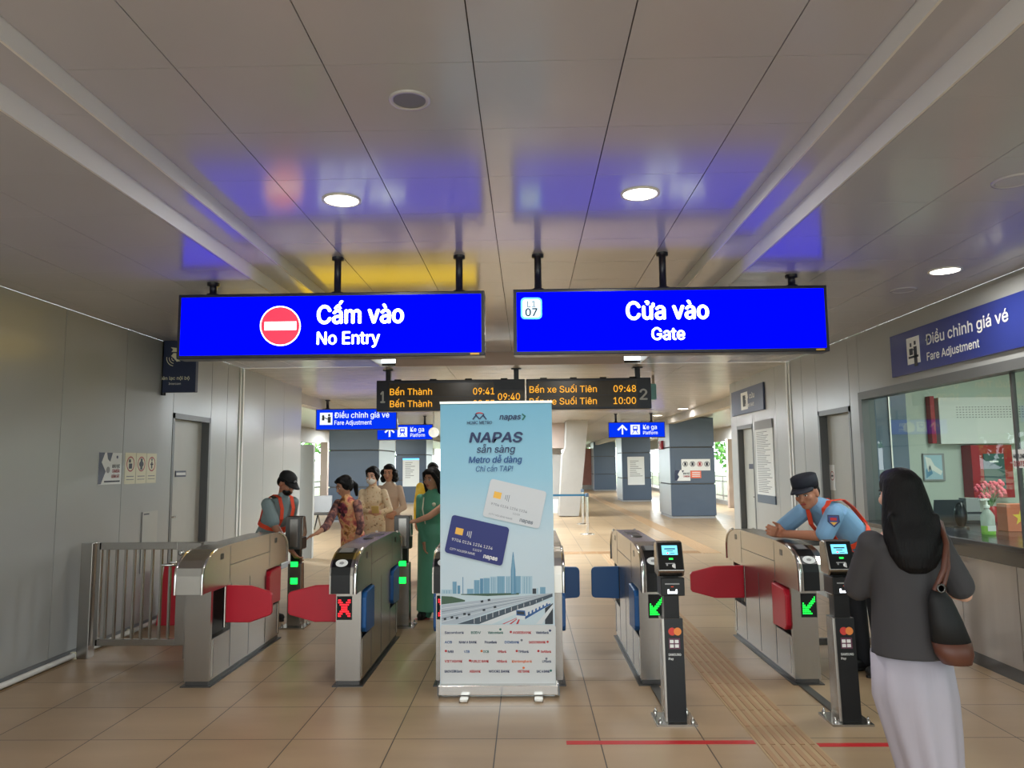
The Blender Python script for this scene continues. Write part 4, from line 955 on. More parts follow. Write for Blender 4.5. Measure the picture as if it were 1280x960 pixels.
LOGO = [(791, [('Sacombank', 556, 580, 'navy'), ('BIDV', 589, 601, 'teal'), ('Vietcombank', 610, 629, 'teal'), ('AGRIBANK', 641, 664, 'red'), ('VietinBank', 670, 686, 'navy')]),
        (803, [('ACB', 556, 565, 'blue'), ('NAM A BANK', 574, 596, 'navy'), ('PVcomBank', 606, 621, 'navy'), ('EXIMBANK', 631, 649, 'blue'), ('SAIGONBANK', 661, 682, 'red')]),
        (814.7, [('MB', 560, 567, 'navy'), ('VIB', 580, 587, 'blue'), ('OCB', 604, 611, 'teal'), ('VPBank', 622, 633, 'red'), ('TPBank', 648, 661, 'navy'), ('SeABank', 676, 689, 'red')]),
        (826.8, [('VIETABANK', 556, 578, 'red'), ('PUBLIC BANK', 589, 611, 'red'), ('HDBank', 621, 634, 'red'), ('Kienlongbank', 640, 665, 'orange'), ('LPBank', 678, 689, 'navy')]),
        (839.4, [('BAOVIET Bank', 556, 578, 'navy'), ('ABBANK', 587, 601, 'red'), ('WOORI BANK', 611, 637, 'navy'), ('VIETBANK', 647, 662, 'red'), ('BAC A BANK', 671, 687, 'navy')])]
for yb, row in LOGO:
    for t, x0, x1, c in row: m.text(t, x0, x1, yb+1, 3, NP, 'b_'+c, .02, 0, .006)
for x, y, c in ((557.5, 813.5, 'red'), (602, 813.5, 'orange'), (646, 813.5, 'red'), (673, 813.5, 'red'), (587.5, 825.5, 'red'), (684.5, 802, 'red'), (638.5, 789.7, 'red'), (625.5, 786.5, 'teal'), (687.5, 788, 'navy'), (654.5, 834.5, 'orange'), (652, 800, 'grey'), (569, 839, 'grey'), (683, 823, 'grey'), (688.5, 838, 'teal')): m.disc(x, y, 1.5, 1.5, NP, 'b_'+c, .006, 10)
m.build('bank_logos', g)
m = MB(); m.text('HCMC METRO', 584, 615, 530.5, 4, NP, 'b_navy', .01, 0, .006)
for sx in (-1, 1): m.line(599.5, 524, 599.5+sx*4.5, 519, 1.5, NP, 'b_navy', .006); m.line(599.5+sx*4.5, 519, 599.5+sx*8.5, 524.5, 1.6, NP, 'b_navy', .006)
for k in range(6):
    a0, a1 = math.radians(215+18.3*k), math.radians(215+18.3*(k+1)); m.line(599.5+7*math.cos(a0), 522+6*math.sin(a0), 599.5+7*math.cos(a1), 522+6*math.sin(a1), 1.4, NP, 'b_red' if 0 < k < 5 else 'b_navy', .006)
m.build('metro_logo', g); m = MB(); m.text('napas', 624.5, 651, 524.5, 7, NP, 'b_navy', .02, .2, .006); m.line(652.5, 517.5, 656.5, 520.5, 1.8, NP, 'b_teal', .006); m.line(656.5, 520, 653, 525, 1.8, NP, 'b_teal', .006)
m.build('napas_logo', g); m = MB(); m.text('NAPAS', 587, 653, 553, 12, NP, 'b_navy', .03, .18, .006); m.build('headline', g); m = MB(); m.text('sẵn sàng', 596, 644, 566, 8.8, NP, 'b_navy', .008, .18, .006)
m.build('headline', g); m = MB(); m.text('Metro dễ dàng', 586, 652.5, 578.7, 7.8, NP, 'b_blue', .02, .18, .006); m.build('headline', g); m = MB(); m.text('Chỉ cần TAP!', 595, 641.5, 589.5, 7, NP, 'b_blue', .004, .2, .006); m.build('headline', g)
def card(c, cc, txt, o, name, lines):
    m = MB(); TL, TR, BR, BL = [V((x, y, 0)) for x, y in c]
    def Q(u, v): p = TL.lerp(TR, u).lerp(BL.lerp(BR, u), v); return (p.x, p.y)
    pts = []
    for cx, cy, a0 in ((.95, .08, -90), (.95, .92, 0), (.05, .92, 90), (.05, .08, 180)):
        for k in range(4): a = math.radians(a0+30*k); pts.append(Q(cx+.05*math.cos(a), cy+.08*math.sin(a)))
    m.poly(pts, NP, cc, o)
    m.poly([Q(.11, .30), Q(.24, .30), Q(.24, .47), Q(.11, .47)], NP, 'gold', o+.0006)
    for k in range(3): m.line(*Q(.32+.03*k, .33-.01*k), *Q(.32+.03*k, .45+.02*k), .7, NP, txt, o+.0006)
    d = (TR-TL).normalized(); dn = V((-d.y, d.x, 0))
    def T(s_, u, v, wd, cap, b=0):
        vs_, fs = text_mesh(s_, b, 0); xs = [q[0] for q in vs_]; x0, x1 = min(xs), max(xs); p = V((*Q(u, v), 0))
        q = [p+d*((x-x0)/(x1-x0)*wd)-dn*(y/CAPH*cap) for x, y in vs_]
        a = [hit(t.x, t.y, *NP)+V((0, -o-.0008, 0)) for t in q]; m.add(a, fs, txt)
    for t in lines: T(*t)
    m.build(name, g)
card([(613.7, 598), (683.6, 614.7), (674, 661), (603, 645)], 'b_cardw', 'b_grey', .006, 'white_card', [('9704 0124 1234 1234', .1, .66, 46, 3), ('12/29', .5, .78, 9, 2.2), ('CITY HOLDER NAME', .1, .92, 30, 2), ('napas', .64, .92, 17, 4.5, .03)])
card([(565.6, 643), (637, 659.5), (627.5, 707.5), (555.5, 690)], 'b_card', 'white', .009, 'blue_card', [('9704 0124 1234 1234', .08, .66, 52, 3.6), ('12/29', .46, .78, 11, 2.6), ('CITY HOLDER NAME', .08, .90, 32, 2.8), ('napas', .66, .90, 18, 5, .03)])
# ------------------------------------------------------------------ inside the ticket window
OW = ('X', 0); OP = ('Y', 8.995)
def onwall(name, x0, y0, x1, y1, mt, label, cat, d=.03):
    a, b = hit(x0, y0, *OP), hit(x1, y1, *OP); m = MB(); m.box((a.x, 9.0-d, b.z), (b.x, 9.0, a.z), mt); return tag(m.build(name, bevel=.004), label, cat), a, b
o, a, b = onwall('equipment_cabinet', 1166, 498, 1268, 554.5, 'paper', 'wide white wall cabinet with perforated rows high inside the ticket office', 'cabinet', .12)
m = MB()
for j in range(5):
    for k in range(26): x = a.x+.2+k*.036; m.box((x, 8.876, a.z-.12-.03*j), (x+.016, 8.88, a.z-.112-.03*j), 'grey')
m.build('vent_rows', o)
onwall('red_panel', 1156.5, 496, 1166, 554.5, 'darkred', 'narrow dark red panel beside the white cabinet in the ticket office', 'panel', .1)
o, a, b = onwall('framed_picture', 1152, 567, 1181, 601, 'mid', 'small framed picture on the pale wall of the ticket office', 'picture')
m = MB(); pl = ('Y', 8.968); m.rect(1154.5, 569, 1179, 599, pl, 'b_t3', .002); m.poly([(1156, 571), (1163, 573), (1168, 582), (1178, 589), (1176, 594), (1166, 588), (1160, 590)], pl, 'white', .004); m.poly([(1157, 588), (1162, 580), (1166, 592), (1158, 598)], pl, 'b_t2', .004); m.build('print', o)
o, a, b = onwall('hose_cabinet', 1201, 557, 1256, 621, 'darkred', 'red framed fire hose cabinet on the ticket office wall', 'cabinet', .2)
m = MB(); m.box((a.x+.13, 8.79, b.z+.1), (b.x-.1, 8.8, a.z-.1), mat('dark_glass', (70, 96, 100), .1)); m.box((a.x+.2, 8.785, a.z-.2), (b.x-.17, 8.79, a.z-.18), 'paper'); m.build('glass_door', o)
m = MB(); gx = XR+.055; a, b = hit(1265.5, 562, 'X', gx), hit(1282, 585, 'X', gx)
m.box((gx-.002, b.y, b.z), (gx, a.y, a.z), 'paper'); o = tag(m.build('hotline_notice'), 'white hotline notice stuck on the ticket window glass', 'notice')
m = MB(); m.text3('HOTLINE', V((gx-.004, a.y-.01, a.z-.065)), V((0, -1, 0)), V((0, 0, 1)), .13, .03, 'ink', .02); m.text3('02873', V((gx-.004, a.y-.01, a.z-.12)), V((0, -1, 0)), V((0, 0, 1)), .12, .035, 'darkred', .02); m.build('print', o)
def on_top(x, y): return hit(x, y, 'Z', 1.0)
c = on_top(1236, 668)
r = empty('sanitizer_bottle', (c.x, c.y, 1.0), 'clear pump bottle of green hand gel on the stone worktop', 'bottle')
gel = mat('green_gel', (150, 220, 90), .2); clear = mat('clear_plastic', (214, 226, 220), .15, alpha=.55)
m = MB(); m.lathe(c, [(.048, 0), (.052, .01), (.052, .07)], gel, 18); m.lathe(c, [(.052, .0705), (.052, .15), (.03, .19), (.018, .20), (.018, .215)], clear, 18); m.build('bottle_body', r)
m = MB(); m.lathe(c, [(.022, .215), (.022, .235), (.008, .24), (.008, .275)], 'white', 12); m.box((c.x-.055, c.y-.012, 1.275), (c.x+.02, c.y+.012, 1.29), 'white'); m.build('pump', r)
m = MB(); m.box((c.x-.035, c.y-.054, 1.03), (c.x+.03, c.y-.0525, 1.075), 'teal_l' if 'teal_l' in M_ else 'paper'); m.build('bottle_label', r)
c = on_top(1240, 652)
r = empty('flower_vase', (c.x, c.y, 1.0), 'red vase of pink flowers on the worktop behind the gel bottle', 'vase')
m = MB(); m.lathe(c, [(.05, 0), (.07, .06), (.06, .13), (.045, .15)], 'darkred', 18); m.build('vase', r)
pink = mat('pink_petals', (226, 96, 116), .6); gl = mat('stem_green', (70, 120, 60), .6)
m = MB(); m2 = MB()
for k in range(14):
    a = random.uniform(0, 6.28); q = random.uniform(.02, .15); p = V((c.x+q*math.cos(a), c.y+q*math.sin(a)*.7, 1.0+.24+random.uniform(0, .14)))
    m.tube([(c.x, c.y, 1.13), (c.x*.5+p.x*.5, c.y*.5+p.y*.5, p.z-.05), p], .004, gl, 6)
    for j in range(5): b_ = j*1.2566; m2.ball(p+V((.022*math.cos(b_), .012*math.sin(b_), .022*math.sin(b_*1.3))), (.022, .014, .02), pink, None, 8, 6)
m.build('stems', r); m2.build('blossoms', r)
c = on_top(1183, 655)
r = empty('laptop', (c.x, c.y, 1.0), 'open dark laptop on the worktop seen from behind its lid', 'laptop')
m = MB(); m.box((c.x-.13, c.y-.02, 1.0), (c.x+.15, c.y+.2, 1.018), 'blackmatte'); m.build('keyboard_base', r, bevel=.004)
T = Matrix.Translation((c.x, c.y, 1.018)) @ Matrix.Rotation(math.radians(12), 4, 'X')
m = MB(); m.box((-.13, -.012, 0), (.15, 0, .22), mat('dark_lid', (52, 58, 60), .4), T); m.build('lid', r, bevel=.004)
c = on_top(1202, 661)
r = empty('desk_speaker', (c.x, c.y, 1.0), 'black rounded desk device standing beside the laptop', 'device')
m = MB(); m.ball((c.x, c.y, 1.12), (.055, .045, .115), 'black'); m.build('case', r); m = MB(); m.lathe((c.x, c.y, 1.0), [(.06, 0), (.06, .015), (.02, .02)], 'black', 16); m.build('base', r)
c = on_top(1264, 664)
m = MB(); ob = mat('orange_box', (206, 110, 74), .5); m.box((c.x-.055, c.y-.05, 1.0), (c.x+.19, c.y+.09, 1.23), ob); o = tag(m.build('orange_box', bevel=.004, origin=c), 'orange box with a yellow star at the right edge of the worktop', 'box')
m = MB(); m.add([(c.x+.06+(.075 if k % 2 == 0 else .03)*math.sin(k*math.pi/5), c.y-.052, 1.12+(.075 if k % 2 == 0 else .03)*math.cos(k*math.pi/5)) for k in range(10)], [tuple(range(10))], mat('star_yellow', (236, 200, 60), .5)); m.build('star', o)
c = on_top(1222, 655)
m = MB(); m.box((c.x-.09, c.y+.05, 1.0), (c.x+.09, c.y+.2, 1.11), 'black'); m.box((c.x-.07, c.y+.045, 1.03), (c.x+.07, c.y+.05, 1.09), 'grey'); m.box((c.x-.06, c.y+.06, 1.11), (c.x+.07, c.y+.18, 1.24), 'mid')
tag(m.build('ticket_printer', bevel=.005, origin=c), 'small black and grey ticket printer between laptop and vase', 'printer')
# ------------------------------------------------------------------ people
M_['skin'] = mat('skin', (196, 142, 112), .5); M_['skin2'] = mat('skin_tan', (182, 124, 96), .5); M_['skinl'] = mat('skin_light', (220, 172, 146), .5)
M_['hair'] = mat('black_hair', (15, 13, 14), .6, spec=.2, bump=.5, nscale=45, stretch=(3, 3, .3)); M_['eye'] = mat('eye_dark', (28, 20, 18), .3); M_['eyew'] = mat('eye_white', (225, 220, 214), .4)
M_['lip'] = mat('lips', (168, 74, 70), .45); M_['brow'] = mat('brow', (30, 22, 20), .7)
M_['tgrey'] = mat('guard_grey_shirt', (136, 154, 156), .75, bump=.3, nscale=14); M_['tblue'] = mat('guard_blue_shirt', (128, 172, 210), .75, bump=.3, nscale=14)
M_['trouser'] = mat('black_trousers', (24, 25, 30), .8); M_['shoe'] = mat('black_shoe', (20, 20, 22), .5); M_['sole'] = mat('white_sole', (220, 220, 218), .6)
M_['cap'] = mat('navy_cap', (22, 26, 40), .75); M_['capb'] = mat('black_cap', (18, 19, 22), .7)
M_['d_orange'] = print_mat('orange_floral', [(.3, (96, 44, 60)), (.4, (196, 92, 92)), (.47, (236, 150, 110)), (.55, (244, 196, 140)), (.62, (200, 130, 60)), (.7, (120, 70, 60))], 11)
M_['d_sleeve'] = print_mat('dark_floral_sleeve', [(.35, (70, 44, 54)), (.5, (120, 80, 80)), (.62, (190, 130, 110))], 16)
M_['d_cream'] = print_mat('cream_floral', [(.3, (120, 84, 62)), (.36, (216, 190, 152)), (.6, (226, 204, 168)), (.7, (200, 150, 110))], 22)
M_['d_beige'] = mat('beige_blouse', (204, 176, 152), .75, bump=.2); M_['d_green'] = mat('green_silk', (92, 162, 132), .5, bump=.3, nscale=7); M_['d_yellow'] = print_mat('yellow_cloth', [(.4, (226, 186, 40)), (.6, (236, 206, 90))], 12)
M_['tee'] = mat('charcoal_tee', (62, 60, 62), .85, bump=.25, nscale=9); M_['skirt'] = mat('pale_lilac_skirt', (176, 170, 180), .8, bump=.5, nscale=6, stretch=(3, 3, .3)); M_['whitecloth'] = mat('white_cloth', (226, 224, 220), .8)
def vlerp(a, b, t): return V(a)*(1-t)+V(b)*t
class Person:
    """joints in world coordinates; fwd is where the hips face"""
    def __init__(s, label, x, y, h, ang, female=True, skin='skin', lean=0, twist=0, over=None, head=(0, 0, 0), group=None, name='person'):
        s.h = h; k = h/1.70; s.k = k; s.hk = k*1.07; s.female = female; s.skin = skin
        a = math.radians(ang); s.f = V((math.sin(a), -math.cos(a), 0)); s.l = V((math.cos(a), math.sin(a), 0))   # l: the person's own left
        O = V((x, y, 0)); s.O = O
        def P(l, f, z): return O+(s.l*l+s.f*f+V((0, 0, z)))*k
        sw = .152 if female else .19
        J = dict(hip=P(0, 0, .93), waist=P(0, 0, 1.08), chest=P(0, .01, 1.25), shm=P(0, 0, 1.385), neck=P(0, .005, 1.45))
        c, sn = math.cos(math.radians(lean)), math.sin(math.radians(lean))
        hp = J['hip']
        for n in ('waist', 'chest', 'shm', 'neck'):
            d = J[n]-hp; up = d.z; J[n] = hp+V((d.x, d.y, 0))*c+V((0, 0, up*c))+s.f*up*sn
        t = math.radians(twist); s.sl = s.l*math.cos(t)+s.f*math.sin(t)
        s.up = (J['neck']-J['waist']).normalized()
        for sd, n in ((1, 'L'), (-1, 'R')):
            J['sh'+n] = J['shm']+s.sl*(sw*sd*k)-s.up*(.02*k)
            J['el'+n] = J['sh'+n]+(s.l*(.05*sd)+V((0, 0, -.27))+s.f*.0)*k; J['wr'+n] = J['el'+n]+(s.l*(.01*sd)+V((0, 0, -.23))+s.f*.07)*k
            J['hj'+n] = hp+(s.l*(.085*sd)+V((0, 0, -.03)))*k; J['kn'+n] = P(.095*sd, .02, .49); J['an'+n] = P(.10*sd, -.02, .085)
        J['head'] = J['neck']+(s.up*.05+V((0, 0, .095))+s.f*.03)*k
        for n, v in (over or {}).items(): J[n] = V(v)
        s.J = J
        s.root = empty(name, (x, y, 0), label, 'person', group)
        ya, pi, ro = (math.radians(q) for q in head)     # yaw to own left, pitch down, roll to own left
        s.HR = (Matrix.Rotation(a+ya, 3, 'Z') @ Matrix.Rotation(pi, 3, 'X') @ Matrix.Rotation(ro, 3, 'Y'))
        s.hands = {}
    def widen(s, d):
        for n, q in (('L', 1), ('R', -1)): s.J['sh'+n] += s.sl*(q*d)
    def H(s, x, y, z): return s.J['head']+s.HR @ (V((x, y, z))*s.hk)
    def ring(s, n, rx, ry, g=0, dz=0, ax=None):
        ax = ax or s.sl; J = s.J; c = J[n] if isinstance(n, str) else n
        up = V((0, 0, 1)) if n in ('hip',) else s.up
        yd = up.cross(ax).normalized(); return (c+up*dz*s.k, (rx+g)*s.k, (ry+g)*s.k, ax, yd)
    def torso(s, m, mt, g=0, bottom='hip', low=None, neck=True):
        F_ = s.female; R = [s.ring('hip', .165 if F_ else .165, .115, g, -.07, s.l), s.ring('hip', .165 if F_ else .16, .118, g, .03, s.l), s.ring('waist', .128 if F_ else .145, .10, g), s.ring('chest', .148 if F_ else .17, .12 if F_ else .118, g), s.ring('shm', .155 if F_ else .185, .085, g, -.03), s.ring('shm', .115, .07, g, .02)]
        if neck: R.append(s.ring('neck', .062, .06, g*.5, .0))
        if low: R = low+R
        m.loft(R, mt, 24)
        for n in 'LR': m.ball(s.J['sh'+n], ((.05 if F_ else .058)+g*.5)*s.k, mt)
    def arm(s, m, n, mt, g=0, part=2.0):
        J = s.J; k = s.k; r0, r1, r2 = (.046, .036, .026) if s.female else (.054, .042, .031)
        a, b, c = J['sh'+n], J['el'+n], J['wr'+n]
        if part <= 1: m.cap(a, vlerp(a, b, part), (r0+g)*k, (r0+(r1-r0)*part+g*1.5)*k, mt)
        else:
            m.cap(a, b, (r0+g)*k, (r1+g)*k, mt); m.cap(b, vlerp(b, c, part-1), (r1+g)*k, (r1+(r2-r1)*(part-1)+g)*k, mt)
    def hand(s, m, n, d, pn, mt, curl=35, thumb=1):
        """d: towards the fingers; pn: the way the palm faces"""
        k = s.k*(.94 if s.female else 1.05); w = s.J['wr'+n]; d = V(d).normalized(); pn = V(pn); pn = (pn-d*pn.dot(d)).normalized(); sd = d.cross(pn)*thumb
        for o in (-.024, -.008, .008, .024): m.cap(w+d*(.01*k)+sd*(o*.8*k), w+d*(.085*k)+sd*(o*1.15*k), .0155*k, .0135*k, mt)
        for i, (o, L) in enumerate(((-.031, .058), (-.011, .074), (.011, .08), (.031, .07))):
            p = w+d*(.088*k)+sd*(o*k); c0 = math.radians(curl*.6+3*i); d1 = d*math.cos(c0)+pn*math.sin(c0)+sd*(o*1.5); d1.normalize()
            q = p+d1*(L*.55*k); c1 = math.radians(curl*1.7+4*i); d2 = (d*math.cos(c1)+pn*math.sin(c1)).normalized(); m.cap(p, q, .0095*k, .0085*k, mt); m.cap(q, q+d2*(L*.5*k), .0085*k, .007*k, mt)
        p = w+d*(.025*k)+sd*(.03*k); q = p+(d*.62+sd*.55+pn*.35).normalized()*(.045*k); m.cap(p, q, .0125*k, .0105*k, mt); m.cap(q, q+(d*.85+sd*.15+pn*.45).normalized()*(.035*k), .0105*k, .0085*k, mt)
    def body(s, bare_legs=True, shoes=True):
        m = MB(); mt = s.skin; k = s.k; J = s.J
        s.torso(m, mt, 0)
        m.cap(J['neck']-s.up*(.03*k), s.H(0, .02, -.04), .052*k, .05*k, mt)
        E = lambda c, r: m.ball(s.H(*c), tuple(q*s.hk for q in r), mt, s.HR, 18, 12)
        E((0, .018, .032), (.074, .092, .084)); E((0, -.018, -.02), (.063, .072, .088)); E((0, -.036, -.072), (.042, .044, .038))
        for x in (-1, 1): E((x*.074, .012, -.008), (.009, .02, .031)); E((x*.036, -.058, -.018), (.026, .026, .024))
        m.cap(s.H(0, -.084, .012), s.H(0, -.102, -.028), .008*k, .0125*k, mt); m.cap(s.H(-.034, -.074, .026), s.H(.034, -.074, .026), .011*k, .011*k, mt)
        for n in 'LR':
            s.arm(m, n, mt, 0)
            hd = s.hands.get(n); dd = (J['wr'+n]-J['el'+n]).normalized()
            if hd is None: hd = (dd, (-1 if n == 'L' else 1)*s.l+s.f*.3, 25)
            s.hand(m, n, hd[0], hd[1], mt, hd[2] if len(hd) > 2 else 35, hd[3] if len(hd) > 3 else (1 if n == 'L' else -1))
            m.cap(J['hj'+n], J['kn'+n], .082*k, .054*k, mt); m.cap(J['kn'+n], J['an'+n], .052*k, .036*k, mt); m.cap(J['an'+n]-V((0, 0, .045*k)), J['an'+n]+s.f*(.12*k)-V((0, 0, .05*k)), .034*k, .028*k, mt)
        m.build('body', s.root, remesh=.0066, smooth=2)
    def face(s, mouth=True):
        k = s.hk
        for x in (-1, 1):
            m = MB(); m.ball(s.H(x*.031, -.0805, .004), (.0135*k, .007*k, .0065*k), 'eyew', s.HR, 10, 7); m.ball(s.H(x*.031, -.0855, .004), (.0068*k, .004*k, .0062*k), 'eye', s.HR, 8, 6); m.cap(s.H(x*.044, -.079, .011), s.H(x*.019, -.084, .010), .0028*k, .0028*k, 'brow', 6); m.build('eye', s.root)
            m = MB(); m.cap(s.H(x*.047, -.074, .028), s.H(x*.018, -.083, .031), .003*k, .0045*k, 'brow', 8); m.build('eyebrow', s.root)
        if mouth: m = MB(); m.ball(s.H(0, -.086, -.058), (.022*k, .008*k, .0075*k), 'lip', s.HR, 12, 8); m.cap(s.H(-.02, -.091, -.058), s.H(.02, -.091, -.058), .0015*k, .0015*k, 'eye', 6); m.build('lips', s.root)
    def hair(s, style, mt='hair'):
        k = s.hk; m = MB(); E = lambda c, r: m.ball(s.H(*c), tuple(q*k for q in r), mt, s.HR, 20, 14)
        if style == 'short': E((0, .03, .05), (.082, .09, .078)); E((0, .06, .0), (.07, .06, .07)); E((0, -.02, .085), (.06, .06, .035))
        else: E((0, .032, .045), (.085, .094, .086)); E((0, -.012, .085), (.068, .07, .04))
        if style in ('bun', 'pony'):
            for x in (-1, 1): E((x*.052, .02, .012), (.036, .07, .068))
            E((0, .06, -.03), (.062, .05, .06))
            for x in (-1, 1): m.cap(s.H(x*.05, -.055, .075), s.H(x*.078, .02, .0), .022*k, .018*k, mt)
            E((0, .085, .0), (.06, .04, .06))
        if style == 'bun': E((0, .12, -.01), (.045, .04, .045))
        if style == 'pony': m.cap(s.H(.0, .11, .02), s.H(.0, .15, -.05), .03*k, .035*k, mt); m.cap(s.H(0, .15, -.05), s.H(0, .13, -.16), .035*k, .02*k, mt)
        if style == 'curly':
            for i in range(26):
                a = math.radians(-35+250*i/25); rr = .088
                for z in (.01, -.04, -.09): m.ball(s.H(rr*math.cos(a)+random.uniform(-.01, .01), .03+rr*math.sin(a)*.9, z+random.uniform(-.015, .015)), random.uniform(.026, .04)*k, mt, None, 8, 6)
        if style == 'long':
            for x in (-1, 1): m.cap(s.H(x*.055, -.05, .07), s.H(x*.085, .0, -.03), .024*k, .028*k, mt); m.cap(s.H(x*.085, .0, -.03), s.H(x*.085, .03, -.17), .03*k, .03*k, mt)
            m.loft([(s.H(0, .07, .06), .07*k, .04*k, s.HR @ V((1, 0, 0)), s.HR @ V((0, 1, 0))), (s.H(0, .085, -.08), .095*k, .045*k, s.HR @ V((1, 0, 0)), s.HR @ V((0, 1, 0))), (s.H(0, .09, -.24), .095*k, .04*k, s.HR @ V((1, 0, 0)), s.HR @ V((0, 1, 0)))], mt)
        m.build('hair', s.root, remesh=.007, smooth=2)
    def aodai(s, mt, sleeve=1.95, hem=.14, pants='whitecloth', name='long_dress', flare=.20, smat=None):
        k = s.k; J = s.J; O = s.O; m = MB(); g = .014
        low = [(O+V((0, 0, hem)), flare*k, flare*.8*k, s.l, -s.f), (O+V((0, 0, .5*k)), .18*k, .145*k, s.l, -s.f), (O+V((0, 0, .72*k)), .178*k, .135*k, s.l, -s.f)]
        s.torso(m, mt, g, low=low); m.cap(J['neck']-s.up*.02, J['neck']+s.up*(.025*k), .06*k, .056*k, mt)
        if not smat: [s.arm(m, n, mt, .010, sleeve) for n in 'LR']
        m.build(name, s.root, remesh=.009, smooth=3)
        if smat:
            for n in 'LR': m = MB(); s.arm(m, n, smat, .013, sleeve); m.build('sleeve', s.root, remesh=.008, smooth=2)
        if pants:
            m = MB()
            for n in 'LR': m.cap(J['hj'+n]-V((0, 0, .2)), J['an'+n]-V((0, 0, .03)), .08*k, .085*k, pants)
            m.build('trousers', s.root, remesh=.012, smooth=2)
        s.shoes('shoe')
    def shoes(s, mt):
        k = s.k
        for n in 'LR':
            a = V((s.J['an'+n].x, s.J['an'+n].y, 0)); m = MB()
            m.cap(a+V((0, 0, .05))-s.f*.03, a+V((0, 0, .042))+s.f*(.15*k), .048*k, .04*k, mt); m.ball(a+V((0, 0, .07)), .05*k, mt)
            o = m.build('shoe', s.root, remesh=.008, smooth=2)
            for v in o.data.vertices: v.co.z = max(v.co.z, .002)
            b = MB(); u = s.l; b.loft([(a+V((0, 0, z))+s.f*.055*k, .047*k, .135*k, u, s.f) for z in (.001, .018)], 'sole' if mt == 'shoew' else mt, 16); b.build('sole', o)
    def shirt(s, mt, sleeve=.75, hem=-.1, g=.016, name='shirt', collar=True, vox=.008):
        k = s.k; m = MB(); low = [s.ring('hip', .165, .118, g+.006, hem, s.l)]
        s.torso(m, mt, g, low=low)
        if collar: m.cap(s.J['neck']-s.up*.01, s.J['neck']+s.up*(.022*k), .066*k, .06*k, mt)
        for n in 'LR': s.arm(m, n, mt, .018, sleeve)
        return m.build(name, s.root, remesh=vox, smooth=3)
    def trousers(s, mt):
        k = s.k; J = s.J; m = MB(); m.loft([s.ring('hip', .168, .122, .012, -.12, s.l), s.ring('hip', .168, .122, .012, .06, s.l)], mt)
        for n in 'LR': m.cap(J['hj'+n], J['kn'+n], .098*k, .07*k, mt); m.cap(J['kn'+n], J['an'+n]-V((0, 0, .02)), .07*k, .062*k, mt)
        m.build('trousers', s.root, remesh=.009, smooth=2)
    def band(s, pts, wd, mt, name, th=.004):
        """a flat strap along pts; each pt = (place, outward)"""
        m = MB(); q = []
        for i, (p, o) in enumerate(pts):
            t = (V(pts[min(i+1, len(pts)-1)][0])-V(pts[max(i-1, 0)][0])).normalized(); o = V(o).normalized(); sd = t.cross(o).normalized()
            q += [V(p)+sd*wd/2, V(p)-sd*wd/2, V(p)-sd*wd/2+o*th, V(p)+sd*wd/2+o*th]
        fs = [(i*4+a, i*4+(a+1) % 4, i*4+4+(a+1) % 4, i*4+4+a) for i in range(len(pts)-1) for a in range(4)]
        m.add(q, fs, mt); m.build(name, s.root)
    def harness(s, mt='orange', g=.03, belt=True):
        J = s.J; k = s.k; fr = s.up.cross(s.sl).normalized()*-1
        if fr.dot(s.f) < 0: fr = -fr
        F_ = lambda n, x, d, dz=0: J[n]+s.sl*(x*k)+fr*(d*k)+s.up*(dz*k)
        for x in (-1, 1):
            pts = [(F_('waist', x*.06, .10+g, -.02), fr), (F_('chest', x*.075, .122+g), fr), (F_('shm', x*.085, .098+g, -.02), fr+s.up*.4), (F_('shm', x*.09, .04, .045+g), s.up+fr*.3), (F_('shm', x*.09, -.04, .04+g), s.up-fr*.3), (F_('shm', x*.085, -.098-g, -.03), -fr), (F_('chest', x*.075, -.118-g), -fr), (F_('waist', x*.06, -.10-g, 0), -fr)]
            s.band(pts, .05*k, mt, 'harness_strap')
        if belt:
            pts = []
            for i in range(25):
                a = i*2*math.pi/24; d = s.sl*(math.cos(a)*(.15+g)*k)+fr*(math.sin(a)*(.106+g)*k); pts.append((J['waist']+s.up*(.03*k)+d, d))
            s.band(pts, .05*k, mt, 'harness_belt')
    def cap(s, mt, brim=1, badge=True, flat=False):
        k = s.hk; m = MB(); X, Y_, Z_ = (s.HR @ V(v) for v in ((1, 0, 0), (0, 1, 0), (0, 0, 1)))
        if flat: m.loft([(s.H(0, .012, z), a*k, b*k, X, Y_) for z, a, b in ((.05, .088, .108), (.085, .09, .11), (.125, .088, .106), (.135, .07, .086))], mt, 28)
        else: m.loft([(s.H(0, .015, z), a*k, b*k, X, Y_) for z, a, b in ((.045, .087, .106), (.075, .088, .106), (.105, .078, .092), (.128, .05, .06), (.137, .015, .018))], mt, 28)
        o = m.build('cap', s.root)
        m = MB(); q = []
        for i in range(13):
            a = math.radians(-165+150*i/12); r0 = V((.086*math.cos(a), .012+.105*math.sin(a), .055)); r1 = V((.08*math.cos(a), .0+.175*math.sin(a), .038-.012*abs(math.cos(a)) if True else 0))
            for z in (0, .006): q += [s.H(r0.x, r0.y, r0.z+z), s.H(r1.x, r1.y, r1.z+z)]
        fs = []
        for i in range(12): b = i*4; fs += [(b, b+1, b+5, b+4), (b+2, b+6, b+7, b+3), (b+1, b+3, b+7, b+5), (b, b+4, b+6, b+2)]
        m.add(q, fs, mt, True); m.build('brim', o)
        if badge: m = MB(); m.ball(s.H(0, -.088, .085), (.018*k, .006*k, .014*k), 'mid', s.HR, 10, 6); m.build('badge', o)
def W(x, y, Y): return hit(x, y, 'Y', Y)
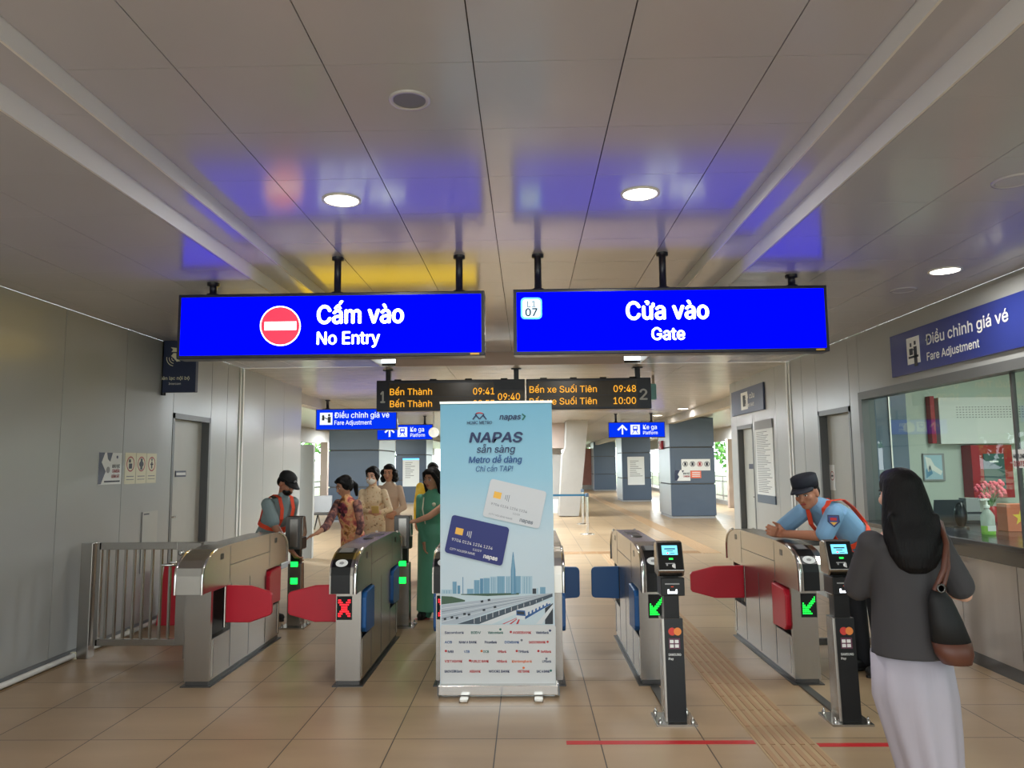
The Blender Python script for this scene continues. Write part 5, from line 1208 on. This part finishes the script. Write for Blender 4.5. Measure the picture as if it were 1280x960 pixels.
# guard on the left, stooping to the reader post
g = Person('security guard in black cap and orange harness stooping at the left reader post', -2.74, 8.0, 1.57, 62, False, 'skin2', 25, 0, dict(elR=W(343, 657, 7.72), wrR=W(364, 688, 7.68), elL=W(362, 650, 8.2), wrL=W(369, 690, 8.05)), (0, 32, 0))
g.hands = {'R': (V((.6, .1, -.8)), V((.6, .6, .3)), 40), 'L': (V((.5, -.2, -.9)), V((.5, -.6, .2)), 40)}
g.body(); g.face(False); g.hair('short'); g.shirt('tgrey', .82); g.trousers('trouser'); g.shoes('shoe'); g.harness(); g.cap('capb')
m = MB(); m.ball(g.H(0, -.05, -.055), (.058, .05, .05), 'black', g.HR); m.build('face_mask', g.root)
g.band([(g.J['shR']+g.up*.075-g.sl*.03*0+g.sl*.02, g.up), (g.J['shR']+g.up*.08-g.sl*-.07, g.up)], .05, 'black', 'epaulette')
# woman in the orange flowered dress
p = Person('woman in orange floral long dress reaching toward the left reader post', -1.98, 8.6, 1.485, -35, True, 'skin', 13, 0, dict(elR=W(408, 658, 8.1), wrR=W(396.5, 666.5, 7.95)), (-12, 20, 0))
p.widen(.025); p.J['elL'] += p.l*.05
p.hands = {'R': (V((-.7, -.3, -.3)), V((.3, .2, -.9)), 15)}
p.body(); p.face(); p.hair('pony'); p.aodai('d_orange', 1.35, .12, 'd_orange', smat='d_sleeve')
m = MB(); fr = p.f
for i in range(16):
    a = random.uniform(0, 6.28); q = random.uniform(0, .075); m.ball(p.J['chest']+p.f*.118+p.l*(.03+q*math.cos(a))+V((0, 0, .03+q*math.sin(a))), (.032, .014, .03), mat('flower_dark', random.choice(((120, 40, 60), (90, 36, 46), (168, 78, 84), (64, 40, 50))), .7), Matrix.Rotation(math.radians(-35), 3, 'Z'), 8, 6)
m.build('flower_motif', p.root)
# masked woman
p = Person('woman in cream patterned tunic with white face mask holding papers', -1.99, 9.75, 1.57, -6, True, 'skinl', 0, 0, dict(elR=W(450, 638, 9.6), wrR=W(463, 640, 9.45), elL=W(487, 637, 9.6), wrL=W(475, 641, 9.45)), (-6, 8, 0))
p.hands = {'R': (V((.9, -.3, 0)), V((.2, .7, .5)), 45), 'L': (V((-.9, -.3, 0)), V((-.2, .7, .5)), 45)}
p.body(); p.face(False); p.hair('bun'); p.aodai('d_cream', 1.85, .12, 'd_cream')
m = MB(); m.ball(p.H(0, -.052, -.05), (.06, .054, .05), 'white', p.HR, 18, 12); m.build('face_mask', p.root)
m = MB(); m.box((-.045, -.003, -.05), (.045, .003, .05), mat('yellow_paper', (222, 196, 120), .7), Matrix.Translation(W(469, 637, 9.38)) @ Matrix.Rotation(.5, 4, 'X')); tag(m.build('paper_slip', origin=W(469, 637, 9.38)), 'small yellow paper held by the masked woman', 'paper')
# curly haired woman
p = Person('curly haired woman in beige blouse standing behind the masked woman', -1.93, 10.6, 1.60, -12, True, 'skin', 0, 0, dict(elR=W(474, 640, 10.5), wrR=W(484, 645, 10.3), elL=W(505, 634, 10.5), wrL=W(494, 641, 10.3)), (6, 6, 0))
p.hands = {'R': (V((.9, -.2, 0)), V((.1, .8, .3)), 50), 'L': (V((-.9, -.2, 0)), V((-.1, .8, .3)), 50)}
p.body(); p.face(); p.hair('curly'); p.aodai('d_beige', 1.9, .12, 'd_beige')
# person in yellow mostly behind the woman in green
p = Person('person in yellow top standing behind the woman in green', -1.36, 10.9, 1.62, 10, False, 'skin2', 0, 0, None, (0, 5, 0))
p.body(); p.face(); p.hair('short'); p.aodai('d_yellow', 1.9, .15, 'whitecloth')
# woman in green
p = Person('woman in plain green long dress beside the standing banner', -1.02, 8.15, 1.555, -14, True, 'skin', 0, 0, dict(elR=W(524.5, 652, 8.15), wrR=W(530, 678, 8.05)), (-14, 10, 0))
p.hands = {'R': (V((.1, -.1, -1)), V((.9, .3, 0)), 30)}
p.body(); p.face(); p.hair('long'); p.aodai('d_green', 1.92, .08, 'd_green', flare=.19)
m = MB(); m.ball(p.J['chest']+p.f*.135+p.l*.07+V((0, 0, .05)), (.022, .012, .022), 'cream', None, 10, 8); m.build('brooch', p.root)
p.band([(p.J['shm']+p.sl*-.06+p.f*.10, p.f), (p.J['chest']+p.sl*-.055+p.f*.142, p.f), (p.J['waist']+p.sl*-.03+p.f*.13, p.f)], .012, 'cream', 'lanyard')
# person mostly hidden by the banner, touching the reader
p = Person('person mostly hidden by the banner stretching an arm to the reader post', -.70, 7.74, 1.58, -80, True, 'skin', 4, 0, dict(elR=(-1.0, 7.7, 1.09), wrR=W(521, 651, 7.68), elL=(-.52, 7.62, 1.07), wrL=(-.58, 7.56, .84)), (0, 12, 0))
p.hands = {'R': (V((-1, .1, -.15)), V((0, .3, -1)), 40)}
p.body(); p.face(); p.hair('bun'); p.aodai('d_green', .3, .15, 'whitecloth', flare=.15)
# guard on the right leaning on the gate
g = Person('security guard in light blue shirt and navy cap leaning on the right gate', 2.62, 6.0, 1.66, -66, False, 'skin2', 0, 0, dict(hip=(2.60, 6.02, .90), waist=(2.51, 5.97, 1.03), chest=(2.38, 5.92, 1.14), shm=(2.27, 5.87, 1.235), neck=(2.205, 5.85, 1.28), head=(2.115, 5.80, 1.365),
    shL=(2.27, 5.69, 1.215), shR=(2.16, 6.03, 1.21), elL=(2.185, 5.69, 1.055), wrL=(1.985, 5.95, 1.05), elR=(2.04, 6.2, 1.06), wrR=(1.955, 6.03, 1.06)), (20, 14, -6))
g.sl = V((.34, -.94, 0)).normalized(); g.up = (g.J['neck']-g.J['waist']).normalized()
for n in 'LR': g.J['hj'+n] = g.J['hip']+g.l*(.085 if n == 'L' else -.085)+V((0, 0, -.03))
g.hands = {'L': (V((-.35, .6, .05)), V((-.5, -.2, .2)), 55), 'R': (V((-.35, -.6, .05)), V((-.5, .2, .2)), 55)}
g.body(); g.face(); g.hair('short'); g.shirt('tblue', .86); g.trousers('trouser'); g.shoes('shoe'); g.harness('orange', .028); g.cap('cap', flat=True, badge=False)
c = g.J['shL']+V((-.04, -.084, -.04))
m = MB(); sh = [(-.04, .04), (.04, .04), (.042, -.01), (0, -.05), (-.042, -.01)]
u, v_, n_ = V((.86, -.5, 0)).normalized(), V((0, .1, 1)).normalized(), V((-.5, -.86, 0)).normalized()
for sc, mt, d in ((1, 'navy', 0), (.84, 'signnavy', .002)): m.add([c+u*(x*sc)+v_*(z*sc)+n_*d for x, z in sh], [(0, 1, 2, 3, 4)], mt)
m.add([c+u*x+v_*z+n_*.004 for x, z in ((-.022, .02), (.022, .02), (.022, .0), (-.022, .0))], [(0, 1, 2, 3)], 'tape'); m.add([c+u*x+v_*z+n_*.004 for x, z in ((-.025, -.012), (.025, -.012), (.0, -.035))], [(0, 1, 2)], 'gold'); m.build('shoulder_patch', g.root)
# woman in front, seen from behind
p = Person('woman with long black hair in charcoal tee seen from behind, walking in', 1.645, 3.38, 1.545, 176, True, 'skinl', 0, 0, dict(elL=(1.485, 3.50, 1.035), wrL=(1.60, 3.68, 1.04), elR=(1.90, 3.40, 1.02), wrR=(1.85, 3.64, 1.02)), (6, 6, 0))
p.hands = {'L': (V((.3, 1, 0)), V((.8, -.2, -.3)), 45), 'R': (V((-.3, 1, .1)), V((-.8, -.2, -.3)), 45)}
p.J['knL'] = V((1.63, 3.45, .46)); p.J['knR'] = V((1.71, 3.36, .45)); p.J['anL'] = V((1.66, 3.46, .085)); p.J['anR'] = V((1.72, 3.30, .085))
p.body(); p.face()
k = p.k; m = MB(); E = lambda c, r: m.ball(p.H(*c), tuple(q*k for q in r), 'hair', p.HR, 22, 14)
E((0, .03, .043), (.092, .10, .088)); E((0, -.012, .085), (.068, .07, .04))
X, Y_ = p.HR @ V((1, 0, 0)), p.HR @ V((0, 1, 0))
m.loft([(p.H(0, .05, .07), .088*k, .07*k, X, Y_), (p.H(0, .06, -.02), .108*k, .075*k, X, Y_), (p.H(0, .065, -.12), .128*k, .08*k, X, Y_), (p.H(0, .085, -.20), .135*k, .08*k, X, Y_), (p.H(0.005, .105, -.27), .12*k, .06*k, X, Y_), (p.H(.01, .11, -.32), .085*k, .045*k, X, Y_), (p.H(.01, .105, -.345), .04*k, .03*k, X, Y_)], 'hair', 26)
for i in range(9): x = -.10+.025*i; m.cap(p.H(x, .11, -.1), p.H(x*.9, .135, -.31+.012*abs(i-4)), .016*k, .010*k, 'hair', 8)
m.build('hair', p.root, remesh=.007, smooth=2)
low = [p.ring('hip', .164, .13, .012, -.08, p.l), p.ring('hip', .162, .13, .012, -.02, p.l), p.ring('waist', .15, .125, .015, -.03)]
m = MB(); R = low+[p.ring('waist', .146, .12, .015, .06), p.ring('chest', .152, .12, .016), p.ring('shm', .16, .09, .018, -.03), p.ring('shm', .115, .075, .02, .02)]
m.loft(R, 'tee', 28)
for n in 'LR': m.ball(p.J['sh'+n], .066*k, 'tee'); m.cap(p.J['sh'+n], vlerp(p.J['sh'+n], p.J['el'+n], .98 if n == 'L' else .82), .062*k, .068*k, 'tee')
m.build('shirt', p.root, remesh=.009, smooth=2)
O = p.O; m = MB()
q = []; n = 56
rings = [(.80*k+.05, .16, .128, 0), (.6, .168, .14, .01), (.45, .146, .145, .032), (.3, .12, .15, .05), (.16, .102, .16, .062), (.05, .098, .17, .066)]
for z, a, b, cx in rings:
    for i in range(n):
        t = 2*math.pi*i/n; w_ = 1+.09*(1-z/.95)*math.sin(t*9+3*z)+.06*(1-z/.95)*math.sin(t*5+1+2*z); q.append(O+p.l*(a*w_*math.cos(t))+p.f*(b*w_*math.sin(t)+.02)+V((cx, 0, z)))
m.add(q, [(j*n+i, j*n+(i+1) % n, (j+1)*n+(i+1) % n, (j+1)*n+i) for j in range(len(rings)-1) for i in range(n)], 'skirt', True)
o = m.build('skirt', p.root); sd = o.modifiers.new('thick', 'SOLIDIFY'); sd.thickness = .004
p.shoes('whitecloth')
# her shoulder bag
sx = p.J['shR']
r = empty('shoulder_bag', (1.85, 3.26, .74), 'black shoulder bag with brown leather base on the walking woman', 'bag')
X, Y_ = V((.95, .3, 0)).normalized(), V((-.3, .95, 0)).normalized()
def T(z): z += .03; return V((1.69+(1.08-z)*.2, 3.22, z))
m = MB(); m.loft([(T(1.04), .03, .018, X, Y_), (T(1.0), .055, .032, X, Y_), (T(.92), .07, .05, X, Y_), (T(.83), .085, .058, X, Y_)], 'blackmatte', 20); m.build('bag_body', r)
m = MB(); m.loft([(T(.832), .086, .059, X, Y_), (T(.78), .082, .058, X, Y_), (T(.745), .06, .05, X, Y_)], 'brown', 20); m.build('leather_base', r)
for dy, n in ((-.03, 0), (.04, 1)):
    m = MB(); a = T(1.04)+V((-.02 if n == 0 else .03, dy*.5, 0)); b = sx+V((-.01+.03*n, dy-.03, .075)); m.tube([a, a.lerp(b, .35)+V((.0, -.05, 0)), a.lerp(b, .75)+V((0, -.05, 0)), b+V((0, .0, .02)), sx+V((0, .06, .06)), sx+V((.03, .10, -.1))], .011, 'brown', 8); m.build('strap', r)
m = MB(); m.lathe(T(1.05)+V((.0, -.03, 0)), [(.018, 0), (.02, -.004), (.012, -.006), (.012, 0)], 'darksteel', 16, 'Y'); m.build('ring', r)
